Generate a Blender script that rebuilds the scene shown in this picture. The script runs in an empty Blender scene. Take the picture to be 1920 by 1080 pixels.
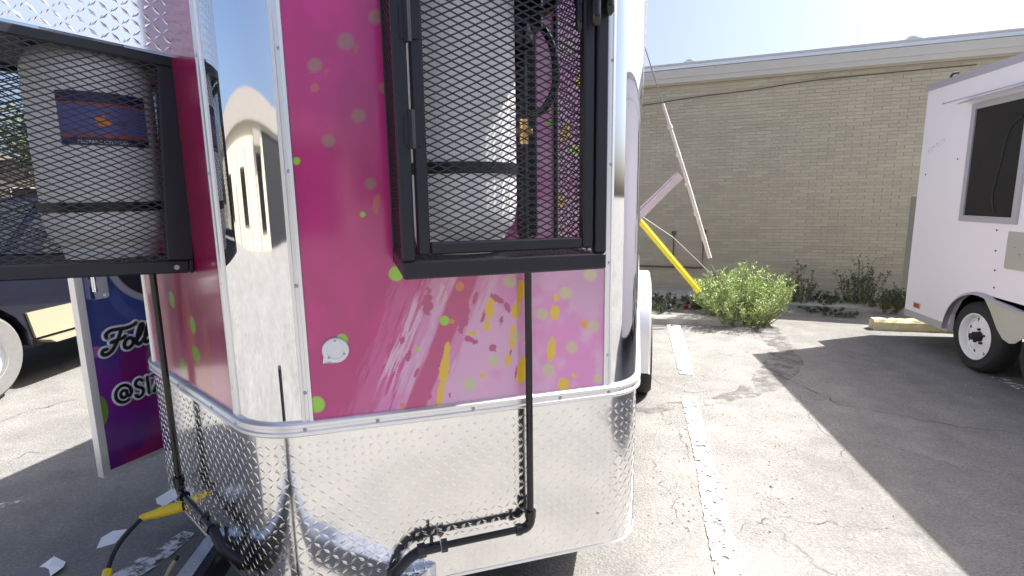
import bpy, math, random
import numpy as np
from mathutils import Vector, Matrix

random.seed(7)
rad = math.radians
scene = bpy.context.scene
col = scene.collection

# ------------------------------------------------------------------ camera
F_PX, PITCH, ROLL, CAM_H = 1006.0, rad(9.6), rad(-0.9), 1.65
_fw = np.array([0, math.cos(PITCH), -math.sin(PITCH)])
_u0 = np.array([0, math.sin(PITCH), math.cos(PITCH)])
_r0 = np.array([1.0, 0, 0])
_rt = _r0 * math.cos(ROLL) + _u0 * math.sin(ROLL)
_up = _u0 * math.cos(ROLL) - _r0 * math.sin(ROLL)
CAM = np.array([0, 0, CAM_H])
cam_data = bpy.data.cameras.new('camera')
cam = bpy.data.objects.new('camera', cam_data)
col.objects.link(cam)
cam.matrix_world = Matrix(((_rt[0], _up[0], -_fw[0], 0), (_rt[1], _up[1], -_fw[1], 0),
                           (_rt[2], _up[2], -_fw[2], CAM_H), (0, 0, 0, 1)))
cam_data.sensor_width = 36
cam_data.lens = F_PX / 1920 * 36
cam_data.clip_start = 0.02
cam_data.clip_end = 2000
scene.camera = cam

# ------------------------------------------------------------------ sky, sun, exposure
SUN_AZ, SUN_EL = rad(73.3), rad(53.4)          # azimuth to the right of the view (+Y), elevation
world = bpy.data.worlds.new('World')
scene.world = world
world.use_nodes = True
wn = world.node_tree
sky = wn.nodes.new('ShaderNodeTexSky')
sky.sky_type = 'NISHITA'
sky.sun_disc = False
sky.sun_elevation = SUN_EL
sky.sun_rotation = SUN_AZ
sky.air_density = 0.8
sky.dust_density = 5.0
sky.ozone_density = 2.5
wn.nodes['Background'].inputs['Strength'].default_value = 0.09
wn.links.new(sky.outputs[0], wn.nodes['Background'].inputs['Color'])
sun_data = bpy.data.lights.new('sun', 'SUN')
sun_data.energy = 4.8
sun_data.angle = rad(0.5)
sun_data.color = (1.0, 0.96, 0.9)
sun = bpy.data.objects.new('sun', sun_data)
col.objects.link(sun)
_sd = Vector((math.sin(SUN_AZ) * math.cos(SUN_EL), math.cos(SUN_AZ) * math.cos(SUN_EL), math.sin(SUN_EL)))
sun.rotation_euler = (-_sd).to_track_quat('-Z', 'Y').to_euler()
vs = scene.view_settings
vs.view_transform = 'Standard'
vs.look = 'None'
vs.exposure = 1.5
vs.gamma = 1.0
vs.use_curve_mapping = False
scene.cycles.use_denoising = True
scene.cycles.max_bounces = 10
scene.cycles.glossy_bounces = 6
scene.cycles.sample_clamp_indirect = 6

# ------------------------------------------------------------------ measuring helpers
def ray(x, y):
    d = _fw + _rt * (x - 960) / F_PX - _up * (y - 540) / F_PX
    return d / np.linalg.norm(d)
def ground(x, y, z=0.0):
    d = ray(x, y)
    return CAM + d * ((z - CAM_H) / d[2])
def depth(x, y, Y):
    d = ray(x, y)
    return CAM + d * (Y / d[1])

# ------------------------------------------------------------------ materials
def mat(name, color, rough=0.5, metal=0.0, coat=0.0, spec=0.5, var=0.0, vscale=6.0, bump=0.0, bscale=60.0,
        coat_rough=0.03, rvar=0.0, island=0.0, stretch=None, alpha_noise=None, trans=0.0, emit=None):
    m = bpy.data.materials.new(name)
    m.use_nodes = True
    nt = m.node_tree
    b = nt.nodes['Principled BSDF']
    b.inputs['Base Color'].default_value = (*color, 1)
    b.inputs['Roughness'].default_value = rough
    b.inputs['Metallic'].default_value = metal
    b.inputs['Specular IOR Level'].default_value = spec
    b.inputs['Coat Weight'].default_value = coat
    b.inputs['Coat Roughness'].default_value = coat_rough
    b.inputs['Transmission Weight'].default_value = trans
    L = nt.links.new
    tc = nt.nodes.new('ShaderNodeTexCoord')
    co = tc.outputs['Object']
    if stretch:
        mp = nt.nodes.new('ShaderNodeMapping')
        mp.inputs['Scale'].default_value = stretch
        L(co, mp.inputs['Vector'])
        co = mp.outputs[0]
    if var or rvar:
        n1 = nt.nodes.new('ShaderNodeTexNoise')
        n1.inputs['Scale'].default_value = vscale
        n1.inputs['Detail'].default_value = 6
        L(co, n1.inputs['Vector'])
        if var:
            mx = nt.nodes.new('ShaderNodeMix')
            mx.data_type = 'RGBA'
            mx.inputs[6].default_value = (*[max(0, c * (1 - var)) for c in color], 1)
            mx.inputs[7].default_value = (*[min(1, c * (1 + var)) for c in color], 1)
            L(n1.outputs['Fac'], mx.inputs[0])
            last = mx.outputs[2]
            if island:
                g = nt.nodes.new('ShaderNodeNewGeometry')
                mr = nt.nodes.new('ShaderNodeMapRange')
                mr.inputs[3].default_value = 1 - island
                mr.inputs[4].default_value = 1 + island
                L(g.outputs['Random Per Island'], mr.inputs[0])
                hs = nt.nodes.new('ShaderNodeHueSaturation')
                L(mr.outputs[0], hs.inputs['Value'])
                L(last, hs.inputs['Color'])
                last = hs.outputs[0]
            L(last, b.inputs['Base Color'])
        if rvar:
            mr = nt.nodes.new('ShaderNodeMapRange')
            mr.inputs[1].default_value = 0.3
            mr.inputs[2].default_value = 0.7
            mr.inputs[3].default_value = max(0, rough - rvar)
            mr.inputs[4].default_value = rough + rvar
            L(n1.outputs['Fac'], mr.inputs[0])
            L(mr.outputs[0], b.inputs['Roughness'])
    if bump:
        n2 = nt.nodes.new('ShaderNodeTexNoise')
        n2.inputs['Scale'].default_value = bscale
        n2.inputs['Detail'].default_value = 4
        L(co, n2.inputs['Vector'])
        bp = nt.nodes.new('ShaderNodeBump')
        bp.inputs['Strength'].default_value = bump
        bp.inputs['Distance'].default_value = 0.01
        L(n2.outputs['Fac'], bp.inputs['Height'])
        L(bp.outputs[0], b.inputs['Normal'])
    if alpha_noise:
        sc, lo, hi = alpha_noise
        n3 = nt.nodes.new('ShaderNodeTexNoise')
        n3.inputs['Scale'].default_value = sc
        n3.inputs['Detail'].default_value = 8
        n3.inputs['Roughness'].default_value = 0.7
        L(tc.outputs['Object'], n3.inputs['Vector'])
        mr = nt.nodes.new('ShaderNodeMapRange')
        mr.inputs[1].default_value = lo
        mr.inputs[2].default_value = hi
        L(n3.outputs['Fac'], mr.inputs[0])
        L(mr.outputs[0], b.inputs['Alpha'])
    return m

def paint_mat(name, rough=0.3, coat=1.0):
    m = mat(name, (1, 1, 1), rough, coat=coat, coat_rough=0.10, bump=0.03, bscale=5)
    nt = m.node_tree
    a = nt.nodes.new('ShaderNodeVertexColor')
    a.layer_name = 'art'
    nt.links.new(a.outputs[0], nt.nodes['Principled BSDF'].inputs['Base Color'])
    nt.nodes['Principled BSDF'].inputs['Coat IOR'].default_value = 1.6
    return m

M = {}
M['chrome'] = mat('polished_steel', (0.86, 0.87, 0.9), 0.04, 1.0, bump=0.02, bscale=3.0, stretch=(1, 1, 0.3))
M['plate'] = mat('tread_plate', (0.86, 0.86, 0.86), 0.13, 1.0, bump=0.10, bscale=7.0, rvar=0.05, vscale=3, var=0.04)
M['lug'] = mat('tread_lug', (0.88, 0.88, 0.88), 0.16, 1.0)
M['trim'] = mat('aluminium_trim', (0.84, 0.84, 0.85), 0.33, 0.7)
M['screw'] = mat('screw_steel', (0.4, 0.4, 0.41), 0.35, 1.0)
M['art'] = paint_mat('printed_wrap')
M['black'] = mat('black_powder_coat', (0.012, 0.013, 0.02), 0.42, spec=0.4, bump=0.05, bscale=300)
M['mesh'] = mat('black_mesh', (0.014, 0.014, 0.019), 0.45)
M['gloss_black'] = mat('gloss_black', (0.008, 0.008, 0.009), 0.12)
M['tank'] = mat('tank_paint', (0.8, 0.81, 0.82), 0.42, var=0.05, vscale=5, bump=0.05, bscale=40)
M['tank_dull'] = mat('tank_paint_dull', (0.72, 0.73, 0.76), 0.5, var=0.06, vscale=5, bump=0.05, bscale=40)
M['brass'] = mat('brass', (0.75, 0.5, 0.2), 0.25, 1.0)
M['white_plastic'] = mat('white_plastic', (0.8, 0.8, 0.82), 0.35)
M['white_paint'] = mat('white_trailer_paint', (0.81, 0.765, 0.785), 0.32, var=0.03, vscale=1.5, bump=0.04, bscale=2.5)
M['grey_trim'] = mat('grey_trim', (0.45, 0.44, 0.46), 0.45, 0.3, var=0.08, vscale=12)
M['alu_fender'] = mat('fender_alu', (0.62, 0.6, 0.57), 0.35, 0.6, rvar=0.1, vscale=8)
M['rubber'] = mat('rubber', (0.018, 0.018, 0.019), 0.75, var=0.3, vscale=20, bump=0.15, bscale=120)
M['dusty_rubber'] = mat('dusty_rubber', (0.16, 0.16, 0.155), 0.85, var=0.2, vscale=20, bump=0.2, bscale=120)
M['rim'] = mat('white_rim', (0.75, 0.74, 0.75), 0.35, var=0.08, vscale=15)
M['dark_glass'] = mat('dark_glass', (0.012, 0.012, 0.014), 0.08)
M['dark_matte'] = mat('dark_matte_fill', (0.02, 0.02, 0.023), 0.55, spec=0.3)  # for the reflected hose strip and the wide dark opening
M['glass'] = mat('car_glass', (0.03, 0.035, 0.04), 0.05)
M['navy'] = mat('navy_paint', (0.006, 0.007, 0.016), 0.25, coat=0.6, bump=0.02, bscale=3)
M['tan_paint'] = mat('tan_paint', (0.32, 0.285, 0.20), 0.35, coat=0.4)
M['yellow'] = mat('yellow_plastic', (0.75, 0.55, 0.02), 0.4, var=0.12, vscale=30)
M['guard_yellow'] = mat('guard_yellow', (0.8, 0.68, 0.03), 0.45)
M['guard_white'] = mat('guard_white', (0.55, 0.5, 0.45), 0.6, var=0.15, vscale=10)
M['guard_pink'] = mat('guard_pink', (0.62, 0.52, 0.56), 0.5, var=0.1, vscale=10)
M['wire'] = mat('steel_wire', (0.2, 0.2, 0.19), 0.5, 0.8)
M['concrete'] = mat('concrete', (0.36, 0.34, 0.3), 0.9, var=0.25, vscale=9, bump=0.5, bscale=70)
M['brick'] = mat('tan_brick', (0.475, 0.43, 0.322), 0.88, var=0.12, vscale=1.3, island=0.08, bump=0.3, bscale=90)
M['mortar'] = mat('mortar', (0.40, 0.37, 0.29), 0.95, var=0.15, vscale=20)
M['fascia'] = mat('fascia_metal', (0.55, 0.53, 0.49), 0.5, var=0.06, vscale=2)
M['soffit'] = mat('soffit', (0.42, 0.37, 0.28), 0.85, var=0.1, vscale=4)
M['stucco'] = mat('stucco', (0.52, 0.46, 0.35), 0.9, var=0.1, vscale=3, bump=0.3, bscale=60)
M['stucco_dark'] = mat('stucco_dark', (0.27, 0.245, 0.22), 0.9, var=0.1, vscale=3)
M['brown_wall'] = mat('brown_wall', (0.13, 0.105, 0.085), 0.9, var=0.2, vscale=3)
M['paper'] = mat('paper', (0.78, 0.78, 0.8), 0.7, var=0.05, vscale=20)
M['bark'] = mat('weathered_wood', (0.14, 0.1, 0.07), 0.9, var=0.3, vscale=12, bump=0.5, bscale=40)
M['leaf'] = mat('weed_leaf', (0.36, 0.45, 0.18), 0.6, var=0.25, vscale=5, island=0.35, trans=0.0)
M['leaf_dark'] = mat('dark_weed_leaf', (0.06, 0.085, 0.04), 0.65, var=0.25, vscale=5, island=0.35)  # darker green foliage for the weeds along the wall
M['tree_leaf'] = mat('tree_leaf', (0.05, 0.075, 0.03), 0.6, var=0.25, vscale=1, island=0.4)
M['grey_box'] = mat('grey_box', (0.24, 0.23, 0.2), 0.6, var=0.1, vscale=4)
M['stem'] = mat('weed_stem', (0.2, 0.2, 0.08), 0.7)
M['orange_lens'] = mat('amber_lens', (0.35, 0.09, 0.02), 0.2)
M['reflection_pink'] = mat('reflection_pink_plate', (0.70, 0.33, 0.50), 0.25, coat=0.6)  # pink stands in for magenta reflected in bare tread plate
M['label_blue'] = mat('label_blue', (0.10, 0.11, 0.36), 0.35)
M['label_navy'] = mat('label_navy', (0.02, 0.02, 0.09), 0.35)
M['label_red'] = mat('label_red', (0.42, 0.06, 0.06), 0.35)
M['flame'] = mat('flame_orange', (0.75, 0.22, 0.03), 0.35)
M['white_ink'] = mat('white_ink', (0.72, 0.74, 0.76), 0.4)
M['black_ink'] = mat('black_ink', (0.012, 0.013, 0.016), 0.3)
M['paint_line'] = mat('stripe_paint', (0.72, 0.71, 0.68), 0.8, var=0.08, vscale=12, bump=0.3, bscale=160, alpha_noise=(20, 0.425, 0.50))
M['paint_worn'] = mat('worn_paint', (0.6, 0.6, 0.6), 0.8, var=0.1, vscale=12, alpha_noise=(14, 0.47, 0.56))
M['curb_yellow'] = mat('faded_yellow_curb', (0.56, 0.50, 0.31), 0.9, var=0.3, vscale=7, bump=0.5, bscale=70)
M['tar'] = mat('tar_seam', (0.125, 0.12, 0.113), 0.9, var=0.3, vscale=8, bump=0.4, bscale=90, alpha_noise=(6, 0.44, 0.66))
M['crack'] = mat('crack_dark', (0.10, 0.098, 0.095), 0.95, alpha_noise=(7, 0.42, 0.62))
M['pebble'] = mat('pebble', (0.25, 0.24, 0.22), 0.9, var=0.2, vscale=30, island=0.5)
M['silver_rail'] = mat('silver_rail', (0.6, 0.61, 0.66), 0.32, 0.8, rvar=0.1, vscale=25)
M['red_paint'] = mat('red_paint', (0.32, 0.03, 0.025), 0.35)

def asphalt_material():
    m = bpy.data.materials.new('old_asphalt')
    m.use_nodes = True
    nt = m.node_tree
    L = nt.links.new
    b = nt.nodes['Principled BSDF']
    b.inputs['Roughness'].default_value = 0.92
    b.inputs['Specular IOR Level'].default_value = 0.3
    tc = nt.nodes.new('ShaderNodeTexCoord')
    def noise(scale, detail=6, rough=0.6):
        n = nt.nodes.new('ShaderNodeTexNoise')
        n.inputs['Scale'].default_value = scale
        n.inputs['Detail'].default_value = detail
        n.inputs['Roughness'].default_value = rough
        L(tc.outputs['Object'], n.inputs['Vector'])
        return n.outputs['Fac']
    def ramp(f, a, b2, p0=0.3, p1=0.7):
        r = nt.nodes.new('ShaderNodeValToRGB')
        r.color_ramp.elements[0].position = p0
        r.color_ramp.elements[1].position = p1
        r.color_ramp.elements[0].color = (*a, 1)
        r.color_ramp.elements[1].color = (*b2, 1)
        L(f, r.inputs[0])
        return r.outputs[0]
    def mix(mode, fac, a, b2):
        x = nt.nodes.new('ShaderNodeMix')
        x.data_type = 'RGBA'
        x.blend_type = mode
        if isinstance(fac, float):
            x.inputs[0].default_value = fac
        else:
            L(fac, x.inputs[0])
        L(a, x.inputs[6])
        L(b2, x.inputs[7])
        return x.outputs[2]
    big = ramp(noise(0.55, 5), (0.178, 0.175, 0.170), (0.234, 0.230, 0.223))
    mid = ramp(noise(3.5, 6), (0.80, 0.80, 0.80), (1.12, 1.11, 1.09))
    c = mix('MULTIPLY', 1.0, big, mid)
    fine = ramp(noise(75, 5, 0.75), (0.76, 0.76, 0.77), (1.18, 1.18, 1.16), 0.34, 0.66)
    c = mix('MULTIPLY', 1.0, c, fine)
    vo = nt.nodes.new('ShaderNodeTexVoronoi')
    vo.inputs['Scale'].default_value = 95
    L(tc.outputs['Object'], vo.inputs['Vector'])
    spk = ramp(vo.outputs['Color'], (0.82, 0.82, 0.82), (1.15, 1.15, 1.13), 0.1, 0.9)
    c = mix('MULTIPLY', 0.8, c, spk)
    stain = ramp(noise(1.3, 7, 0.7), (0.82, 0.82, 0.82), (1, 1, 1), 0.32, 0.46)
    c = mix('MULTIPLY', 0.7, c, stain)
    L(c, b.inputs['Base Color'])
    bp = nt.nodes.new('ShaderNodeBump')
    bp.inputs['Strength'].default_value = 0.55
    bp.inputs['Distance'].default_value = 0.006
    ad = nt.nodes.new('ShaderNodeMath')
    ad.operation = 'ADD'
    L(noise(75, 5, 0.75), ad.inputs[0])
    L(vo.outputs['Distance'], ad.inputs[1])
    L(ad.outputs[0], bp.inputs['Height'])
    L(bp.outputs[0], b.inputs['Normal'])
    return m
M['asphalt'] = asphalt_material()

# ------------------------------------------------------------------ mesh builder
class MB:
    def __init__(self):
        self.v, self.f = [], []
    def add(self, verts, faces):
        o = len(self.v)
        self.v.extend(tuple(float(c) for c in p) for p in verts)
        self.f.extend(tuple(i + o for i in f) for f in faces)
        return self
    def box(self, x0, x1, y0, y1, z0, z1):
        return self.add([(x0, y0, z0), (x1, y0, z0), (x1, y1, z0), (x0, y1, z0), (x0, y0, z1), (x1, y0, z1), (x1, y1, z1), (x0, y1, z1)],
                        [(3, 2, 1, 0), (4, 5, 6, 7), (0, 1, 5, 4), (1, 2, 6, 5), (2, 3, 7, 6), (3, 0, 4, 7)])
    def bbox(self, x0, x1, y0, y1, z0, z1, b=0.004):
        """box with chamfered edges: rounded outline prisms stacked along z"""
        def ring(i, z):
            return [(x0 + i + (b if k else 0), y0 + i, z) if False else None for k in ()]
        def oct_(x0, x1, y0, y1, z, c):
            return [(x0 + c, y0, z), (x1 - c, y0, z), (x1, y0 + c, z), (x1, y1 - c, z), (x1 - c, y1, z), (x0 + c, y1, z), (x0, y1 - c, z), (x0, y0 + c, z)]
        rings = [oct_(x0 + b, x1 - b, y0 + b, y1 - b, z0, b * .6), oct_(x0, x1, y0, y1, z0 + b, b), oct_(x0, x1, y0, y1, z1 - b, b), oct_(x0 + b, x1 - b, y0 + b, y1 - b, z1, b * .6)]
        vv = [p for r in rings for p in r]
        ff = [tuple(reversed(range(8))), tuple(range(24, 32))]
        for k in range(3):
            for i in range(8):
                j = (i + 1) % 8
                ff.append((k * 8 + i, k * 8 + j, k * 8 + 8 + j, k * 8 + 8 + i))
        return self.add(vv, ff)
    def bar(self, a, b, w, h, up=(0, 0, 1)):
        a, b = Vector(a), Vector(b)
        d = (b - a).normalized()
        u = Vector(up)
        s = d.cross(u)
        if s.length < 1e-6:
            s = d.cross(Vector((1, 0, 0)))
        s.normalize()
        u = s.cross(d)
        vv = []
        for p in (a, b):
            for i, j in ((-1, -1), (1, -1), (1, 1), (-1, 1)):
                vv.append(p + s * (i * w / 2) + u * (j * h / 2))
        return self.add(vv, [(3, 2, 1, 0), (4, 5, 6, 7), (0, 1, 5, 4), (1, 2, 6, 5), (2, 3, 7, 6), (3, 0, 4, 7)])
    def tube(self, pts, r, n=10, caps=True, squash=None):
        pts = [Vector(p) for p in pts]
        rs = r if isinstance(r, (list, tuple)) else [r] * len(pts)
        o = len(self.v)
        ref = None
        for i, p in enumerate(pts):
            d = (pts[min(i + 1, len(pts) - 1)] - pts[max(i - 1, 0)]).normalized()
            if ref is None:
                ref = d.cross(Vector((0, 0, 1)))
                if ref.length < 1e-3:
                    ref = d.cross(Vector((1, 0, 0)))
            ref = (ref - d * ref.dot(d)).normalized()
            w = d.cross(ref)
            for k in range(n):
                a = 2 * math.pi * k / n
                off = ref * (math.cos(a) * rs[i]) + w * (math.sin(a) * rs[i])
                if squash is not None:
                    nv, amt = squash
                    off = off - nv * (off.dot(nv) * (1 - amt))
                self.v.append(tuple(p + off))
        for i in range(len(pts) - 1):
            for k in range(n):
                j = (k + 1) % n
                self.f.append((o + i * n + k, o + i * n + j, o + i * n + n + j, o + i * n + n + k))
        if caps:
            self.f.append(tuple(o + k for k in reversed(range(n))))
            self.f.append(tuple(o + (len(pts) - 1) * n + k for k in range(n)))
        return self
    def lathe(self, prof, n=32, origin=(0, 0, 0), axis='z'):
        o = len(self.v)
        for (r, h) in prof:
            for k in range(n):
                a = 2 * math.pi * k / n
                c, s = r * math.cos(a), r * math.sin(a)
                if axis == 'z':
                    p = (c, s, h)
                elif axis == 'x':
                    p = (h, c, s)
                else:
                    p = (c, h, s)
                self.v.append((p[0] + origin[0], p[1] + origin[1], p[2] + origin[2]))
        for i in range(len(prof) - 1):
            for k in range(n):
                j = (k + 1) % n
                self.f.append((o + i * n + k, o + i * n + j, o + i * n + n + j, o + i * n + n + k))
        return self
    def prism(self, outline, f, t0, t1):
        """outline of 2-D points swept from t0 to t1; f(p, t) gives the 3-D point"""
        n = len(outline)
        return self.add([f(p, t0) for p in outline] + [f(p, t1) for p in outline],
                        [tuple(reversed(range(n))), tuple(range(n, 2 * n))] + [(i, (i + 1) % n, n + (i + 1) % n, n + i) for i in range(n)])
    def grid(self, rows):
        o = len(self.v)
        m = len(rows[0])
        for r in rows:
            self.v.extend(tuple(float(c) for c in p) for p in r)
        for i in range(len(rows) - 1):
            for j in range(m - 1):
                self.f.append((o + i * m + j, o + i * m + j + 1, o + i * m + m + j + 1, o + i * m + m + j))
        return self
    def build(self, name, material, parent=None, smooth=False):
        me = bpy.data.meshes.new(name)
        me.from_pydata(self.v, [], self.f)
        me.materials.append(material)
        if smooth:
            me.polygons.foreach_set('use_smooth', [True] * len(me.polygons))
            if smooth != 'all':
                try:
                    me.set_sharp_from_angle(angle=rad(40))
                except Exception:
                    pass
        me.update()
        o = bpy.data.objects.new(name, me)
        col.objects.link(o)
        o.parent = parent
        return o

def tag(o, label=None, cat=None, group=None, kind=None):
    if label: o['label'] = label
    if cat: o['category'] = cat
    if group: o['group'] = group
    if kind: o['kind'] = kind
    return o

def empty(name, loc, rz=0.0, label=None, cat=None, group=None):
    o = bpy.data.objects.new(name, None)
    col.objects.link(o)
    o.location = tuple(loc)
    o.rotation_euler = (0, 0, rz)
    o.empty_display_size = 0.2
    return tag(o, label, cat, group)

def share(src, name, parent, loc, rot=(0, 0, 0)):
    o = bpy.data.objects.new(name, src.data)
    col.objects.link(o)
    o.parent = parent
    o.location = loc
    o.rotation_euler = rot
    return o

def copy_tree(o, parent=None):
    c = o.copy()
    col.objects.link(c)
    c.parent = parent
    for ch in list(o.children):
        copy_tree(ch, c)
    return c

def smoothpath(P, k=8):
    P = [Vector(p) for p in P]
    out = []
    for i in range(len(P) - 1):
        p0, p1, p2, p3 = P[max(i - 1, 0)], P[i], P[i + 1], P[min(i + 2, len(P) - 1)]
        for j in range(k):
            t = j / k
            out.append(0.5 * ((2 * p1) + (p2 - p0) * t + (2 * p0 - 5 * p1 + 4 * p2 - p3) * t * t + (3 * p1 - p0 - 3 * p2 + p3) * t ** 3))
    out.append(P[-1])
    return out

def vnoise(x, y, seed=0):
    xi, yi = np.floor(x), np.floor(y)
    fx, fy = x - xi, y - yi
    fx, fy = fx * fx * (3 - 2 * fx), fy * fy * (3 - 2 * fy)
    def h(a, b):
        v = np.sin(a * 127.1 + b * 311.7 + seed * 74.7) * 43758.5453
        return v - np.floor(v)
    return (h(xi, yi) * (1 - fx) + h(xi + 1, yi) * fx) * (1 - fy) + (h(xi, yi + 1) * (1 - fx) + h(xi + 1, yi + 1) * fx) * fy
def fbm(x, y, seed=0, o=4):
    t, a = 0, 0.5
    for k in range(o):
        t = t + a * vnoise(x * 2 ** k, y * 2 ** k, seed + k)
        a *= 0.5
    return t
def sstep(a, b, x):
    t = np.clip((x - a) / (b - a), 0, 1)
    return t * t * (3 - 2 * t)

def srgb(r, g, b):
    f = lambda c: (c / 255 / 12.92) if c <= 10 else ((c / 255 + 0.055) / 1.055) ** 2.4
    return np.array([f(r), f(g), f(b)])

# ================================================================== GROUND
g = MB().grid([[(x, y, 0) for x in (-400, -40, 40, 400)] for y in (-400, -40, 40, 400)]).build('ground', M['asphalt'])
tag(g, kind='structure')

def ribbon(name, px, widths, material, parent=g, z=0.004, jitter=0.0, world=False, sub=6):
    P = [Vector((*p, 0)) if world else Vector(ground(*p)) for p in px]
    Q = smoothpath(P, sub)
    rows = []
    for i, p in enumerate(Q):
        d = (Q[min(i + 1, len(Q) - 1)] - Q[max(i - 1, 0)]).normalized()
        s = Vector((d.y, -d.x, 0))
        t = i / (len(Q) - 1) * (len(widths) - 1)
        k = min(int(t), len(widths) - 2)
        w = widths[k] * (1 - (t - k)) + widths[k + 1] * (t - k)
        j = s * random.uniform(-jitter, jitter)
        rows.append([p + j - s * (w / 2 * random.uniform(1 - 4 * jitter, 1)) + Vector((0, 0, z)), p + j + s * (w / 2 * random.uniform(1 - 4 * jitter, 1)) + Vector((0, 0, z))])
    return MB().grid(rows).build(name, material, parent)

ribbon('parking_stripe', [(1262, 609), (1274, 650), (1287, 703)], [0.17, 0.15, 0.12], M['paint_line'], z=0.008, jitter=.003, sub=30)
ribbon('parking_stripe', [(1292, 745), (1305, 800), (1322, 870), (1340, 955), (1362, 1055), (1384, 1170)], [0.12, 0.115, 0.11, 0.125, 0.12, 0.1], M['paint_line'], z=0.008, jitter=.003, sub=26)
ribbon('worn_paint_mark', [(215, 1095), (290, 1048), (355, 1000)], [0.12, 0.13, 0.07], M['paint_worn'], z=0.008)
ribbon('worn_paint_mark', [(-30, 957), (12, 948), (45, 940)], [0.05, 0.06, 0.03], M['paint_worn'], z=0.008)
ribbon('worn_paint_mark', [(1868, 708), (1900, 722), (1960, 750)], [0.10, 0.11, 0.1], M['paint_worn'], z=0.008)
ribbon('tar_seam', [(1180, 772), (1240, 764), (1310, 756), (1380, 742), (1440, 715), (1468, 680), (1465, 650), (1440, 622), (1425, 606)], [0.14, 0.17, 0.14, 0.16, 0.3, 0.35, 0.28, 0.3, 0.3], M['tar'], z=0.004, jitter=0.02)
for k, (px, w) in enumerate([
        ([(1440, 690), (1520, 735), (1600, 765), (1700, 782), (1800, 800), (1930, 815)], 0.022),
        ([(1235, 772), (1262, 800), (1285, 830), (1290, 870)], 0.012),
        ([(1420, 960), (1520, 980), (1620, 985), (1720, 1005)], 0.010),
        ([(1370, 1000), (1430, 975), (1480, 1015), (1540, 1062), (1600, 1100)], 0.010),
        ([(1215, 860), (1240, 900), (1262, 940), (1270, 990)], 0.010),
        ([(1500, 740), (1530, 790), (1580, 840), (1600, 900)], 0.009),
        ([(1640, 830), (1720, 850), (1800, 880), (1900, 890)], 0.012),
        ([(1560, 660), (1640, 680), (1690, 700)], 0.02),
        ([(1210, 690), (1230, 715), (1290, 735), (1370, 730)], 0.012),
        ([(0, 870), (60, 850), (150, 845), (240, 830)], 0.012),
        ([(0, 790), (70, 768), (150, 748)], 0.03)]):
    P = [ground(*p) for p in px]
    Q = []
    for i in range(len(P) - 1):
        for j in range(5):
            q = P[i] + (P[i + 1] - P[i]) * j / 5
            Q.append((q[0] + random.uniform(-.03, .03), q[1] + random.uniform(-.03, .03)))
    Q.append((P[-1][0], P[-1][1]))
    ribbon('crack', Q, [w * .3, w * .6, w * .45, w * .6, w * .2], M['crack'], z=0.005, jitter=0.004, world=True, sub=3)

# pebbles and crumbs
mb = MB()
for _ in range(900):
    if random.random() < .5:
        x, y = random.uniform(0.6, 6), random.uniform(2, 7.2)
    else:
        p = ground(random.choice([1250, 1330, 1440, 1460, 1290]) + random.uniform(-50, 50), random.uniform(600, 1000))
        x, y = p[0], p[1]
    r = random.uniform(.003, .008) * (2 if random.random() < .04 else 1)
    a = random.uniform(0, 6)
    vv = [(x + r * math.cos(a + t) * random.uniform(.6, 1.2), y + r * math.sin(a + t) * random.uniform(.6, 1.2), 0.002) for t in (0, 1.57, 3.14, 4.71)] + [(x, y, r * .9)]
    mb.add(vv, [(0, 1, 4), (1, 2, 4), (2, 3, 4), (3, 0, 4)])
tag(mb.build('gravel', M['pebble']), 'scattered pebbles and crumbs on the parking lot', 'gravel', kind='stuff')

# ================================================================== BRICK BUILDING
BAZ = rad(112)
bx = Vector((math.sin(BAZ), math.cos(BAZ), 0))
b_rz = math.atan2(bx.y, bx.x)
bld = empty('brick_building', (5.0 + .3 * math.sin(BAZ - math.pi / 2), 8.0 + .3 * math.cos(BAZ - math.pi / 2), 0), b_rz, 'long low tan brick building with pale metal eave across the lot', 'building')
bld.scale = (1, 1, 1.06)
# local x along the wall (to the right), local y into the building
X0, X1 = -12.0, 9.0
MB().box(X0, X1, 0.007, 8.0, -0.3, 3.22).build('wall_core', M['mortar'], bld)
mb = MB()
BW, BH, J = 0.215, 0.0435, 0.0050
row = 0
z = 0.0
while z < 3.18:
    x = -4.6 - (0.1 if row % 2 else 0)
    while x < 3.6:
        o = random.uniform(-.0025, .0025)
        y = o
        mb.add([(x, y, z), (x + BW, y, z), (x + BW, y, z + BH), (x, y, z + BH), (x, .02, z), (x + BW, .02, z), (x + BW, .02, z + BH), (x, .02, z + BH)],
               [(0, 1, 2, 3), (3, 2, 6, 7), (1, 0, 4, 5), (0, 3, 7, 4), (2, 1, 5, 6)])
        x += BW + J
    z += BH + J
    row += 1
bo = mb.build('brick_courses', M['brick'], bld)
bo['kind'] = 'stuff'
MB().box(X0, X1, -0.06, 0.3, 3.22, 3.25).build('soffit', M['soffit'], bld)
MB().box(X0, X1, -0.08, -0.05, 3.25, 3.42).box(X0, X1, -0.10, -0.08, 3.32, 3.44).build('fascia', M['fascia'], bld)
MB().box(X0, X1, -0.12, 0.3, 3.445, 3.49).build('drip_edge', M['trim'], bld)
MB().box(X0, X1, -0.1, 8.1, 3.495, 3.53).build('roof', M['fascia'], bld)
for xx in (0.66, -2.35):
    MB().box(xx - .09, xx + .09, -.0, .2, 3.53, 3.57).lathe([(0.0, 3.59), (.07, 3.59), (.07, 3.57)], 10, (xx, .05, 0)).build('roof_vent', M['trim'], bld)
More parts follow.
